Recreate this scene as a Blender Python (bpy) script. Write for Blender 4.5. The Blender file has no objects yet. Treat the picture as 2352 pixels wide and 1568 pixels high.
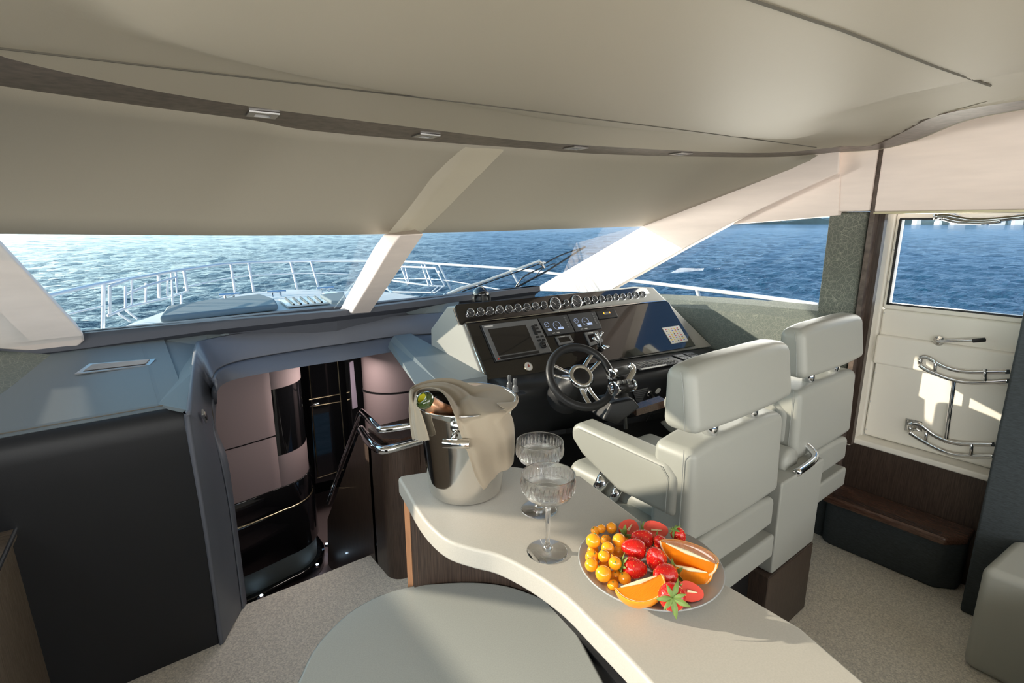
import bpy, bmesh, math, random
from mathutils import Vector as V, Matrix
random.seed(4)
scn = bpy.context.scene
# ------------------------------------------------------------------ camera
EYE, FOC, HOR = 1.55, 1216.0, 512.0
pit = math.atan((784-HOR)/FOC); yaw = math.radians(38)
fw = V((math.sin(yaw)*math.cos(pit), math.cos(yaw)*math.cos(pit), -math.sin(pit)))
rt = V((math.cos(yaw), -math.sin(yaw), 0)); up = rt.cross(fw)
EYEP = V((0, 0, EYE))
cd = bpy.data.cameras.new('camera'); cam = bpy.data.objects.new('camera', cd)
scn.collection.objects.link(cam); scn.camera = cam
cd.sensor_width = 36; cd.lens = 36*FOC/2352; cd.clip_start = .02; cd.clip_end = 20000
cam.matrix_world = Matrix(((rt.x, up.x, -fw.x, 0), (rt.y, up.y, -fw.y, 0), (rt.z, up.z, -fw.z, EYE), (0, 0, 0, 1)))
# ------------------------------------------------------------------ light
SUN_AZ, SUN_EL = math.radians(44), math.radians(17)      # azimuth to port of the bow
sd = V((-math.sin(SUN_AZ)*math.cos(SUN_EL), math.cos(SUN_AZ)*math.cos(SUN_EL), math.sin(SUN_EL)))
sl = bpy.data.lights.new('sun', 'SUN'); so = bpy.data.objects.new('sun', sl); scn.collection.objects.link(so)
sl.energy = 4.2; sl.angle = math.radians(.8); sl.color = (1, .86, .68)
so.rotation_euler = sd.to_track_quat('Z', 'Y').to_euler(); so.location = (-4, 5, 4)
w = bpy.data.worlds.new('world'); scn.world = w; w.use_nodes = True
wn = w.node_tree; bg = wn.nodes['Background']
geo = wn.nodes.new('ShaderNodeTexCoord'); dt = wn.nodes.new('ShaderNodeVectorMath'); dt.operation = 'DOT_PRODUCT'
dt.inputs[1].default_value = (-math.sin(SUN_AZ), math.cos(SUN_AZ), .1); wn.links.new(geo.outputs['Generated'], dt.inputs[0])
r1 = wn.nodes.new('ShaderNodeValToRGB'); cr_ = r1.color_ramp                      # round the horizon: away from the sun to towards it
cr_.elements[0].position = 0; cr_.elements[0].color = (.24, .38, .56, 1); cr_.elements[1].position = 1; cr_.elements[1].color = (3.6, 3.7, 3.2, 1)
e_ = cr_.elements.new(.6); e_.color = (.30, .48, .66, 1); e_ = cr_.elements.new(.86); e_.color = (1.3, 1.6, 1.5, 1)
mr_ = wn.nodes.new('ShaderNodeMapRange'); mr_.inputs['From Min'].default_value = -1; wn.links.new(dt.outputs['Value'], mr_.inputs[0]); wn.links.new(mr_.outputs[0], r1.inputs[0])
sx_ = wn.nodes.new('ShaderNodeSeparateXYZ'); wn.links.new(geo.outputs['Generated'], sx_.inputs[0])
r2 = wn.nodes.new('ShaderNodeValToRGB'); r2.color_ramp.elements[0].position = .0; r2.color_ramp.elements[0].color = (1, 1, 1, 1); r2.color_ramp.elements[1].position = .75; r2.color_ramp.elements[1].color = (.20, .30, .42, 1); e_ = r2.color_ramp.elements.new(.14); e_.color = (.62, .70, .80, 1); e_ = r2.color_ramp.elements.new(.35); e_.color = (.30, .42, .56, 1)
wn.links.new(sx_.outputs['Z'], r2.inputs[0])
mm = wn.nodes.new('ShaderNodeMix'); mm.data_type = 'RGBA'; mm.blend_type = 'MULTIPLY'; mm.inputs[0].default_value = 1
wn.links.new(r1.outputs[0], mm.inputs[6]); wn.links.new(r2.outputs[0], mm.inputs[7]); wn.links.new(mm.outputs[2], bg.inputs[0]); bg.inputs[1].default_value = 1.35
# added fill lamps, standing in for daylight from aft, port and starboard
def area(name, loc, aim, sx, sy, power, col):
    l = bpy.data.lights.new(name, 'AREA'); l.shape = 'RECTANGLE'; l.size = sx; l.size_y = sy; l.energy = power; l.color = col
    o = bpy.data.objects.new(name, l); scn.collection.objects.link(o); o.location = loc; o.rotation_euler = (V(loc)-V(aim)).to_track_quat('Z', 'Y').to_euler(); return o
area('aft_fill', (1.2, -2.6, 1.2), (1.2, 2, 1.3), 3.0, 1.5, 46, (1, .93, .82))  # added lamp behind the viewer, in place of daylight from aft
# added lamp imitating daylight from the port side
area('port_fill', (-1.45, -.9, 1.75), (1.8, .4, 1.35), 2.6, 1.0, 85, (1, .95, .88))
area('starboard_fill', (3.5, 1.5, 1.35), (1.4, 1.4, 1.7), 1.6, .9, 32, (1, .92, .78))  # added lamp brightening the starboard side like window daylight
# added lamp imitating sunlight thrown back up by the water off the port bow
area('glitter_fill', (-9, 9.5, -1.3), (1.2, 1.0, 1.7), 8, 3, 2600, (1, .93, .84))
scn.view_settings.view_transform = 'Standard'; scn.view_settings.look = 'None'
scn.view_settings.gamma = 1; scn.view_settings.exposure = .62; scn.view_settings.use_curve_mapping = False

# ------------------------------------------------------------------ placing helpers (surveying the room from the eye point)
def ray(u, v): return fw + rt*((u-1176)/FOC) - up*((v-784)/FOC)
def Zp(u, v, z): d = ray(u, v); return EYEP + d*((z-EYE)/d.z)
def Xp(u, v, x): d = ray(u, v); return EYEP + d*(x/d.x)
def Yp(u, v, y): d = ray(u, v); return EYEP + d*(y/d.y)
def PL(u, v, o, n): d = ray(u, v); return EYEP + d*((o-EYEP).dot(n)/d.dot(n))
def HD(u, v, h): d = ray(u, v); return EYEP + d*(h/math.hypot(d.x, d.y))
def DP(u, v, k): return EYEP + ray(u, v)*k
def CY(u, v, c, r):                                            # near hit on an upright cylinder
    d = ray(u, v); a = d.x**2+d.y**2; b = -2*(d.x*c[0]+d.y*c[1]); q = c[0]**2+c[1]**2-r*r
    D = b*b-4*a*q; t = (-b-math.sqrt(max(D, 0)))/(2*a); return EYEP+d*t
def lerp(a, b, t): return a+(b-a)*t

# ------------------------------------------------------------------ materials
def mat(name, col, rough=.5, metal=0, bump=None, var=None, coat=0, spec=None, trans=0, ior=1.45, emis=None, sss=0, sheen=0):
    m = bpy.data.materials.new(name); m.use_nodes = True; nt = m.node_tree; p = nt.nodes['Principled BSDF']
    p.inputs['Base Color'].default_value = (*col, 1); p.inputs['Roughness'].default_value = rough; p.inputs['Metallic'].default_value = metal
    p.inputs['Coat Weight'].default_value = coat; p.inputs['Coat Roughness'].default_value = .03
    p.inputs['Transmission Weight'].default_value = trans; p.inputs['IOR'].default_value = ior
    if spec is not None: p.inputs['Specular IOR Level'].default_value = spec
    if sss: p.inputs['Subsurface Weight'].default_value = sss; p.inputs['Subsurface Radius'].default_value = (.01, .005, .002); p.inputs['Subsurface Scale'].default_value = 1
    if sheen: p.inputs['Sheen Weight'].default_value = sheen
    if emis: p.inputs['Emission Color'].default_value = (*emis[0], 1); p.inputs['Emission Strength'].default_value = emis[1]
    tc = nt.nodes.new('ShaderNodeTexCoord')
    if var:   # (scale, amount, detail, stretch)
        mp = nt.nodes.new('ShaderNodeMapping'); mp.inputs['Scale'].default_value = var[3] if len(var) > 3 else (1, 1, 1)
        n = nt.nodes.new('ShaderNodeTexNoise'); n.inputs['Scale'].default_value = var[0]; n.inputs['Detail'].default_value = var[2]
        r = nt.nodes.new('ShaderNodeMapRange'); r.inputs['From Min'].default_value = .3; r.inputs['From Max'].default_value = .7
        r.inputs['To Min'].default_value = 1-var[1]; r.inputs['To Max'].default_value = 1+var[1]
        mx = nt.nodes.new('ShaderNodeMix'); mx.data_type = 'RGBA'; mx.blend_type = 'MULTIPLY'; mx.inputs[0].default_value = 1
        mx.inputs[6].default_value = (*col, 1)
        nt.links.new(tc.outputs['Object'], mp.inputs[0]); nt.links.new(mp.outputs[0], n.inputs[0]); nt.links.new(n.outputs[0], r.inputs[0])
        nt.links.new(r.outputs[0], mx.inputs[7]); nt.links.new(mx.outputs[2], p.inputs['Base Color'])
    if bump:  # (scale, strength, distance, stretch)
        mp = nt.nodes.new('ShaderNodeMapping'); mp.inputs['Scale'].default_value = bump[3] if len(bump) > 3 else (1, 1, 1)
        n = nt.nodes.new('ShaderNodeTexNoise'); n.inputs['Scale'].default_value = bump[0]; n.inputs['Detail'].default_value = 4
        b = nt.nodes.new('ShaderNodeBump'); b.inputs['Strength'].default_value = bump[1]; b.inputs['Distance'].default_value = bump[2]
        nt.links.new(tc.outputs['Object'], mp.inputs[0]); nt.links.new(mp.outputs[0], n.inputs[0])
        nt.links.new(n.outputs[0], b.inputs['Height']); nt.links.new(b.outputs[0], p.inputs['Normal'])
    return m
def wood(name, a, b, sc=(30, 2, 2), rough=.35, coat=.3):
    m = mat(name, a, rough, coat=coat); nt = m.node_tree; p = nt.nodes['Principled BSDF']
    tc = nt.nodes.new('ShaderNodeTexCoord'); mp = nt.nodes.new('ShaderNodeMapping'); mp.inputs['Scale'].default_value = sc
    n = nt.nodes.new('ShaderNodeTexNoise'); n.inputs['Scale'].default_value = 6; n.inputs['Detail'].default_value = 8; n.inputs['Distortion'].default_value = .3
    r = nt.nodes.new('ShaderNodeValToRGB'); r.color_ramp.elements[0].position = .35; r.color_ramp.elements[1].position = .65
    r.color_ramp.elements[0].color = (*a, 1); r.color_ramp.elements[1].color = (*b, 1)
    bp = nt.nodes.new('ShaderNodeBump'); bp.inputs['Strength'].default_value = .25; bp.inputs['Distance'].default_value = .001
    nt.links.new(tc.outputs['Object'], mp.inputs[0]); nt.links.new(mp.outputs[0], n.inputs[0]); nt.links.new(n.outputs[0], r.inputs[0])
    nt.links.new(r.outputs[0], p.inputs['Base Color']); nt.links.new(n.outputs[0], bp.inputs['Height']); nt.links.new(bp.outputs[0], p.inputs['Normal'])
    return m
def scratch(name, base, line, rough=.7):                        # fabric with fine criss-cross threads
    m = mat(name, base, rough); nt = m.node_tree; p = nt.nodes['Principled BSDF']; tc = nt.nodes.new('ShaderNodeTexCoord')
    prev = None
    for i in range(4):
        mp = nt.nodes.new('ShaderNodeMapping'); mp.inputs['Rotation'].default_value = (.7+i*1.3, .4*i, .3*i); mp.inputs['Scale'].default_value = (1, 1, 1)
        mp.inputs['Location'].default_value = (i*3.1, i*1.7, i)
        vo = nt.nodes.new('ShaderNodeTexVoronoi'); vo.feature = 'DISTANCE_TO_EDGE'; vo.inputs['Scale'].default_value = 24+7*i
        mr = nt.nodes.new('ShaderNodeMapRange'); mr.inputs['From Min'].default_value = 0; mr.inputs['From Max'].default_value = .022
        mr.inputs['To Min'].default_value = 1; mr.inputs['To Max'].default_value = 0
        nt.links.new(tc.outputs['Object'], mp.inputs[0]); nt.links.new(mp.outputs[0], vo.inputs[0]); nt.links.new(vo.outputs['Distance'], mr.inputs[0])
        if prev is None: prev = mr.outputs[0]
        else:
            a = nt.nodes.new('ShaderNodeMath'); a.operation = 'MAXIMUM'; nt.links.new(prev, a.inputs[0]); nt.links.new(mr.outputs[0], a.inputs[1]); prev = a.outputs[0]
    n = nt.nodes.new('ShaderNodeTexNoise'); n.inputs['Scale'].default_value = 12; nt.links.new(tc.outputs['Object'], n.inputs[0])
    k = nt.nodes.new('ShaderNodeMath'); k.operation = 'MULTIPLY'; nt.links.new(prev, k.inputs[0]); nt.links.new(n.outputs[0], k.inputs[1])
    mx = nt.nodes.new('ShaderNodeMix'); mx.data_type = 'RGBA'; mx.inputs[6].default_value = (*base, 1); mx.inputs[7].default_value = (*line, 1)
    nt.links.new(k.outputs[0], mx.inputs[0]); nt.links.new(mx.outputs[2], p.inputs['Base Color'])
    return m
M = dict(
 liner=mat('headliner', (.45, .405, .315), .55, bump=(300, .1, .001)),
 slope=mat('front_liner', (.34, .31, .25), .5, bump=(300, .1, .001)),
 pink=mat('suede_blush', (.86, .755, .69), .8, var=(7, .04, 5, (1, .7, 5))),
 stripwood=wood('strip_veneer', (.065, .047, .038), (.14, .105, .085), (6, 6, 6), .4, .12),
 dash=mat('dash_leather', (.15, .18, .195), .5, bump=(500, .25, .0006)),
 dash_shaded=mat('dash_leather_shaded', (.009, .010, .012), .5, bump=(500, .25, .0006)),  # same leather, darkened to paint in the shade of the aft-facing front
 pad=mat('padding_leather', (.12, .13, .155), .45, bump=(500, .25, .0006)),
 sill=mat('sill_leather', (.055, .06, .075), .6),
 fabric=scratch('thread_fabric', (.115, .125, .105), (.42, .42, .33)),
 sidefab=scratch('side_fabric', (.13, .15, .135), (.3, .32, .27)),
 darkfab=mat('dark_side_fabric', (.045, .055, .06), .8, var=(60, .25, 4, (1, 1, 6)), bump=(150, .4, .002, (1, 1, 6))),
 carpet=mat('carpet_pile', (.84, .79, .70), .95, var=(170, .25, 3), bump=(260, .6, .004), sheen=.3),
 cabin=mat('cabin_leather', (.27, .205, .21), .6, bump=(400, .2, .0006)),
 black=mat('gloss_black', (.006, .006, .007), .08, coat=.6),
 satin=mat('satin_black', (.012, .012, .013), .38, bump=(500, .15, .0005)),
 vinyl=mat('black_vinyl', (.02, .021, .023), .42, bump=(600, .3, .0006)),
 gold=mat('thin_gold', (.5, .42, .28), .3, 1),
 chrome=mat('chrome', (.82, .83, .85), .06, 1),
 steel=mat('polished_steel', (.75, .74, .72), .1, 1),
 railing=mat('rail_steel', (.85, .86, .87), .3, .15),
 brushed=mat('brushed_metal', (.55, .55, .55), .35, 1),
 wdark=wood('dark_wenge', (.035, .022, .016), (.075, .05, .037), (60, 60, 2), .42, .15),
 wdarkh=wood('dark_wenge_flat', (.05, .025, .018), (.12, .065, .045), (60, 4, 60), .25, .5),
 wcab=wood('cabinet_oak', (.12, .09, .065), (.24, .19, .14), (3, 45, 3), .4, .2),
 copper=mat('copper_edge', (.62, .30, .15), .4, var=(30, .2, 4, (1, 1, .2))),
 grey=mat('console_grey', (.34, .34, .315), .55, bump=(400, .2, .0005)),
 panel=mat('console_gloss', (.010, .009, .009), .06, coat=1),
 plast=mat('device_plastic', (.045, .047, .05), .45),
 plast2=mat('bezel_grey', (.16, .165, .17), .4, .3),
 screen=mat('dark_screen', (.012, .011, .012), .05, coat=1),
 lcd=mat('lcd_blue', (.015, .02, .045), .08, coat=1, emis=((.05, .08, .2), .12)),
 ink=mat('display_line', (.3, .4, .6), .4, emis=((.45, .55, .8), .35)),
 dial=mat('dial_face', (.03, .031, .033), .35),
 mark=mat('pale_marking', (.6, .6, .58), .5),
 red=mat('red_button', (.6, .03, .02), .35),
 white=mat('white_leather', (.355, .36, .325), .42, bump=(350, .2, .0006), sss=.0),
 piping=mat('seam_thread', (.30, .31, .29), .8),
 gel=mat('white_gelcoat', (.86, .82, .73), .3, coat=.3),
 counter=mat('solid_surface', (.45, .43, .385), .42, var=(400, .04, 2)),
 table=mat('grey_surface', (.40, .41, .38), .2, var=(400, .05, 2)),
 glassware=mat('crystal', (1, 1, 1), .0, trans=1, ior=1.5),
 wine=mat('clear_wine', (.97, .98, .95), .0, trans=1, ior=1.33),
 bottle=mat('green_bottle', (.03, .05, .012), .05, coat=1),
 bottlein=mat('bottle_inside', (.45, .42, .03), .2),
 foil=mat('copper_foil', (.85, .48, .30), .28, 1, bump=(60, .4, .002)),
 linen=mat('linen', (.31, .26, .19), .9, bump=(900, .3, .0006), sheen=.2),
 plate=mat('grey_stoneware', (.36, .37, .365), .3, coat=.15),
 berry=mat('orange_berry', (.95, .36, .012), .2, sss=.15, coat=.6),
 straw=mat('strawberry_skin', (.62, .012, .008), .22, coat=.5, bump=(180, .8, .002)),
 strawcut=mat('strawberry_flesh', (.85, .10, .07), .25, coat=.4, bump=(90, .3, .002)),
 leaf=mat('strawberry_leaf', (.16, .24, .05), .5),
 peel=mat('orange_peel', (.95, .33, .015), .35, coat=.3, bump=(260, .4, .001)),
 pulp=mat('orange_pulp', (.95, .27, .01), .2, sss=.1, coat=.4, bump=(130, .5, .002, (1, 5, 1))),
 pith=mat('orange_pith', (.93, .78, .50), .6),
 deckw=mat('deck_white', (.66, .67, .66), .5), padgrey=mat('sunpad_grey', (.20, .24, .25), .7),
 rubber=mat('rubber', (.02, .02, .02), .6), paper=mat('paper_white', (.7, .69, .66), .6),
 sofa=mat('sofa_leather', (.45, .46, .42), .45, bump=(400, .25, .0008)),
 sofafab=mat('sofa_fabric', (.5, .5, .46), .9, bump=(500, .8, .002)),
 land=mat('far_land', (.05, .09, .11), .9, var=(.02, .4, 4)), landw=mat('far_building', (.5, .52, .55), .9),
 seam=mat('seam_line', (.12, .11, .09), .8), cream=mat('lamp_lens', (.35, .33, .27), .3),  # seam is the dark joint line between panels
)
def glass_mat(name, tint):
    m = bpy.data.materials.new(name); m.use_nodes = True; nt = m.node_tree; nt.nodes.clear()
    o = nt.nodes.new('ShaderNodeOutputMaterial'); mx = nt.nodes.new('ShaderNodeMixShader'); t = nt.nodes.new('ShaderNodeBsdfTransparent'); g = nt.nodes.new('ShaderNodeBsdfGlossy')
    f = nt.nodes.new('ShaderNodeFresnel'); f.inputs[0].default_value = 1.3; t.inputs[0].default_value = (*tint, 1); g.inputs['Roughness'].default_value = .01
    ge = nt.nodes.new('ShaderNodeNewGeometry'); k = nt.nodes.new('ShaderNodeMath'); k.operation = 'SUBTRACT'; k.inputs[0].default_value = 1; nt.links.new(ge.outputs['Backfacing'], k.inputs[1])
    q = nt.nodes.new('ShaderNodeMath'); q.operation = 'MULTIPLY'; nt.links.new(f.outputs[0], q.inputs[0]); nt.links.new(k.outputs[0], q.inputs[1])
    nt.links.new(q.outputs[0], mx.inputs[0]); nt.links.new(t.outputs[0], mx.inputs[1]); nt.links.new(g.outputs[0], mx.inputs[2]); nt.links.new(mx.outputs[0], o.inputs[0]); return m
M['pane'] = glass_mat('window_pane', (.97, .99, 1))
def mixclear(key, f):                                            # light also passes straight through thin crystal
    m = M[key]; nt = m.node_tree; p = nt.nodes['Principled BSDF']; o = nt.nodes['Material Output']; mx = nt.nodes.new('ShaderNodeMixShader'); t = nt.nodes.new('ShaderNodeBsdfTransparent')
    mx.inputs[0].default_value = f; nt.links.new(p.outputs[0], mx.inputs[1]); nt.links.new(t.outputs[0], mx.inputs[2]); nt.links.new(mx.outputs[0], o.inputs[0])
mixclear('glassware', .12); mixclear('wine', .5)
# sea
m = mat('sea_water', (.012, .06, .10), .08, ior=1.33); nt = m.node_tree; p = nt.nodes['Principled BSDF']
tc = nt.nodes.new('ShaderNodeTexCoord'); hs = []
for sc, st, det, rot in ((1.6, (1, 2.2, 1), 4, .5), (6.0, (1, 1.6, 1), 3, .9), (.4, (1, 2, 1), 3, .2)):
    mp = nt.nodes.new('ShaderNodeMapping'); mp.inputs['Scale'].default_value = st; mp.inputs['Rotation'].default_value = (0, 0, rot)
    n = nt.nodes.new('ShaderNodeTexNoise'); n.inputs['Scale'].default_value = sc; n.inputs['Detail'].default_value = det; n.inputs['Roughness'].default_value = .6
    nt.links.new(tc.outputs['Object'], mp.inputs[0]); nt.links.new(mp.outputs[0], n.inputs[0]); hs.append(n.outputs[0])
a1 = nt.nodes.new('ShaderNodeMath'); a1.operation = 'MULTIPLY_ADD'; a1.inputs[1].default_value = .3; nt.links.new(hs[1], a1.inputs[0]); nt.links.new(hs[0], a1.inputs[2])
a2 = nt.nodes.new('ShaderNodeMath'); a2.operation = 'MULTIPLY_ADD'; a2.inputs[1].default_value = 2.; nt.links.new(hs[2], a2.inputs[0]); nt.links.new(a1.outputs[0], a2.inputs[2])
b = nt.nodes.new('ShaderNodeBump'); b.inputs['Strength'].default_value = 1; b.inputs['Distance'].default_value = .16
nt.links.new(a2.outputs[0], b.inputs['Height']); nt.links.new(b.outputs[0], p.inputs['Normal']); M['sea'] = m

# ------------------------------------------------------------------ object helpers
WO = {}
def put(name, vs, fs, m, parent=None, smooth=False, bev=0, sol=0, seg=3, off=-1, origin=None, sub=0):
    vs = [V(v) for v in vs]
    if origin is None:
        origin = V((sum(v.x for v in vs)/len(vs), sum(v.y for v in vs)/len(vs), min(v.z for v in vs)))
    base = WO[parent.name] if parent else V((0, 0, 0))
    me = bpy.data.meshes.new(name); me.from_pydata([v-origin for v in vs], [], fs); me.validate()
    bm = bmesh.new(); bm.from_mesh(me); bmesh.ops.remove_doubles(bm, verts=bm.verts, dist=1e-6); bmesh.ops.recalc_face_normals(bm, faces=bm.faces); bm.to_mesh(me); bm.free()
    if isinstance(m, str): m = M[m]
    me.materials.append(m); o = bpy.data.objects.new(name, me); scn.collection.objects.link(o)
    o.location = origin-base
    if parent: o.parent = parent
    WO[o.name] = origin
    if smooth:
        for p in me.polygons: p.use_smooth = True
    if sol: s = o.modifiers.new('s', 'SOLIDIFY'); s.thickness = sol; s.offset = off
    if bev:
        b = o.modifiers.new('b', 'BEVEL'); b.width = bev; b.segments = seg; b.limit_method = 'ANGLE'; b.angle_limit = math.radians(35)
        for p in me.polygons: p.use_smooth = True
    if sub: s = o.modifiers.new('u', 'SUBSURF'); s.levels = sub; s.render_levels = sub
    if smooth or bev:
        try:
            w = o.modifiers.new('w', 'WEIGHTED_NORMAL'); w.keep_sharp = True
        except Exception: pass
    return o
def thing(name, label, cat, loc, group=None):
    o = bpy.data.objects.new(name, None); o.empty_display_size = .05; scn.collection.objects.link(o); o.location = V(loc); WO[o.name] = V(loc)
    o['label'] = label; o['category'] = cat
    if group: o['group'] = group
    return o
def tag(o, label, cat, group=None):
    o['label'] = label; o['category'] = cat
    if group: o['group'] = group
    return o
def st(o): o['kind'] = 'structure'; return o
def poly(pts, ex):                                              # prism: polygon pts extruded by vector ex
    n = len(pts); ex = V(ex); vs = [V(p) for p in pts]+[V(p)+ex for p in pts]
    return vs, [tuple(range(n)), tuple(range(2*n-1, n-1, -1))]+[(i, (i+1) % n, n+(i+1) % n, n+i) for i in range(n)]
def hexa(a, b): return list(a)+list(b), [(0, 1, 2, 3), (7, 6, 5, 4)]+[(i, (i+1) % 4, 4+(i+1) % 4, 4+i) for i in range(4)]
def box(x0, x1, y0, y1, z0, z1): return poly([(x0, y0, z0), (x1, y0, z0), (x1, y1, z0), (x0, y1, z0)], (0, 0, z1-z0))
def loft(rows, closed=False, caps=False):
    n = len(rows[0]); vs = [V(p) for r in rows for p in r]; fs = []
    for i in range(len(rows)-1):
        for j in range(n if closed else n-1):
            k = (j+1) % n; fs.append((i*n+j, i*n+k, (i+1)*n+k, (i+1)*n+j))
    if caps: fs.append(tuple(range(n))); fs.append(tuple(range(len(vs)-1, len(vs)-n-1, -1)))
    return vs, fs
def join(*parts):
    vs, fs = [], []
    for a, b in parts: o = len(vs); vs += list(a); fs += [tuple(i+o for i in f) for f in b]
    return vs, fs
def spline(pts, k=6):
    pts = [V(p) for p in pts]; out = []
    for i in range(len(pts)-1):
        p0 = pts[max(i-1, 0)]; p1 = pts[i]; p2 = pts[i+1]; p3 = pts[min(i+2, len(pts)-1)]
        for j in range(k):
            t = j/k; out.append(.5*((2*p1)+(p2-p0)*t+(2*p0-5*p1+4*p2-p3)*t*t+(3*p1-p0-3*p2+p3)*t**3))
    out.append(pts[-1]); return out
def frame(d):
    d = V(d).normalized(); a = V((0, 0, 1)) if abs(d.z) < .9 else V((1, 0, 0)); x = d.cross(a).normalized(); return x, d.cross(x).normalized()
def tube(pts, r, n=10, caps=True, flat=1):
    pts = [V(p) for p in pts]; rows = []; rr = r if isinstance(r, (list, tuple)) else [r]*len(pts); x = None
    for i, p in enumerate(pts):
        d = (pts[min(i+1, len(pts)-1)]-pts[max(i-1, 0)])
        if d.length < 1e-9: d = V((0, 0, 1))
        d.normalize()
        if x is None: x, y = frame(d)
        else: x = (x-d*x.dot(d)).normalized(); y = d.cross(x)
        rows.append([p+(x*math.cos(6.28318*k/n)+y*math.sin(6.28318*k/n)*flat)*rr[i] for k in range(n)])
    return loft(rows, True, caps)
def lathe(c, ax, prof, n=32, caps=False, arc=None):             # prof: (radius, along axis)
    c = V(c); d = V(ax).normalized(); x, y = frame(d)
    return loft([[c+d*h+(x*math.cos(2*math.pi*k/n)+y*math.sin(2*math.pi*k/n))*r for k in range(n)] for r, h in prof], True, caps)
def ball(c, r, n=16, m=10, sc=(1, 1, 1)):
    c = V(c); rows = []
    for i in range(m+1):
        a = math.pi*i/m; rows.append([c+V((math.sin(a)*math.cos(2*math.pi*k/n)*r*sc[0], math.sin(a)*math.sin(2*math.pi*k/n)*r*sc[1], math.cos(a)*r*sc[2])) for k in range(n)])
    return loft(rows, True)
def P(name, geo, m, parent=None, **k): return put(name, geo[0], geo[1], m, parent, **k)
def slab(pts, t, n):                                            # thick plate lying on a plane with normal n
    return poly(pts, V(n).normalized()*t)

# ================================================================== OUTSIDE
from mathutils import noise
def sea_mesh():
    NR, NA = 430, 250; vs = []; fs = []
    for i in range(NR):
        r = 3.2*math.exp(i*.0112) if i < NR-2 else (900, 5000)[i-NR+2]
        for k in range(NA):
            a = math.radians(-24+118*k/(NA-1)); x, y = r*math.sin(a), r*math.cos(a); fd = min(1, 160/r) if i < NR-2 else 0
            h = .08*noise.noise((x*.30+5, y*.22, 1.3))+.085*noise.noise((x*.85-y*.7, y*1.0+x*.5, 4))+.04*noise.noise((x*2.0-y*1.6, y*2.2+x*1.2, 7))+.016*noise.noise((x*5, y*5, 2))
            vs.append((x, y, -1.7+h*fd*1.5 if i < NR-2 else -1.7))
    for i in range(NR-1):
        for k in range(NA-1): fs.append((i*NA+k, i*NA+k+1, (i+1)*NA+k+1, (i+1)*NA+k))
    n = len(vs); vs += [(-5000, -5000, -2.1), (6000, -5000, -2.1), (6000, 6000, -2.1), (-5000, 6000, -2.1)]; fs.append((n, n+1, n+2, n+3))
    return vs, fs
P('sea', sea_mesh(), 'sea', origin=V((0, 0, -1.7)), smooth=True); bpy.data.objects['sea'].modifiers.clear()
st(bpy.data.objects['sea'])
def far(u, v, d): return HD(u, v, d)
def shore(u0, u1, h, d, name, label, m='land', base=-1.7, dep=60):
    rows_ = []; n = 14; top = []; bot = []
    for i in range(n+1):
        u = lerp(u0, u1, i/n); q = far(u, 512, d); top.append(V((q.x, q.y, base+h*(.75+.35*math.sin(i*2.1)+.2*math.sin(i*5.3))))); bot.append(V((q.x, q.y, base-1)))
    back = [t+V((fw.x, fw.y, 0))*dep for t in top]; bb = [t+V((fw.x, fw.y, 0))*dep for t in bot]
    return tag(P(name, loft([bot, top, back, bb]), m), label, 'land')
shore(1560, 1990, 17, 1500, 'wooded_shore', 'low dark wooded shore on the horizon behind the starboard side window')
shore(2010, 2800, 17, 1450, 'wooded_headland', 'low dark blue shore on the horizon seen through the door window')
for i, (u, ww, h) in enumerate([(2110, 10, 11), (2160, 6, 8), (2205, 26, 15), (2262, 9, 8), (2292, 34, 13), (2340, 20, 12)]):
    a = far(u-ww/2, 514, 1380); b2 = far(u+ww/2, 514, 1380); dv = V((fw.x, fw.y, 0))*14
    roof = lerp(a, b2, .5)
    g = poly([V((a.x, a.y, -1.8)), V((b2.x, b2.y, -1.8)), V((b2.x, b2.y, h-4)), V((roof.x, roof.y, h-1)), V((a.x, a.y, h-4))], dv)
    tag(P('waterfront_building', g, 'landw'), ['small pale building', 'tiny pale hut', 'broad pale building', 'narrow pale building', 'widest pale building', 'pale building'][i]+' on the far shore, %s from the left in the door window' % ['first', 'second', 'third', 'fourth', 'fifth', 'last'][i], 'building', 'pale waterfront buildings on the far shore')
# foredeck
DZ = .56
dk = [Zp(u, v, DZ) for u, v in [(225, 775), (300, 742), (395, 708), (470, 690), (560, 674), (650, 664), (700, 664), (765, 668)]]
dk = [V((-.2, 4.0, DZ)), V((-.15, 4.8, DZ))]+dk+[V((3.3, 7.6, DZ)), V((3.55, 6, DZ)), V((3.5, 4.4, DZ)), V((3.45, 4.0, DZ))]
deck = tag(P('foredeck', poly(dk, (0, 0, -.14)), 'deckw', bev=.02), 'white foredeck of the boat beyond the windshield', 'deck')
wl = [V((p.x, p.y, DZ-.1)) for p in dk]
cen = V((1.6, 4.5, 0))
hull = loft([wl, [V((lerp(p.x, cen.x, .12), lerp(p.y, cen.y, .1), -1.9)) for p in wl]])
P('hull_side', hull, 'deckw', deck, smooth=True)
t = thing('sun_pad', 'grey padded sunbed cushion on the white foredeck behind the port pane', 'sun pad', Zp(520, 700, DZ))
pp = [Zp(u, v, DZ+.02) for u, v in [(368, 742), (385, 716), (470, 702), (600, 686), (632, 698), (640, 712)]]
P('cushion', poly(pp, (0, 0, .07)), 'padgrey', t, bev=.03)
h = [Zp(u, v, DZ+.02) for u, v in [(640, 690), (745, 684), (760, 697), (660, 706)]]
t = thing('deck_hatch', 'dark slatted deck hatch on the foredeck beside the sunbed', 'hatch', h[0])
P('hatch_frame', poly(h, (0, 0, .02)), 'gel', t)
for i in range(5):
    a = lerp(h[0], h[1], .15+.16*i); b2 = lerp(h[3], h[2], .15+.16*i); P('slat', tube([a+V((0, 0, .028)), b2+V((0, 0, .028))], .012, 6), 'satin', t)
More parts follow.
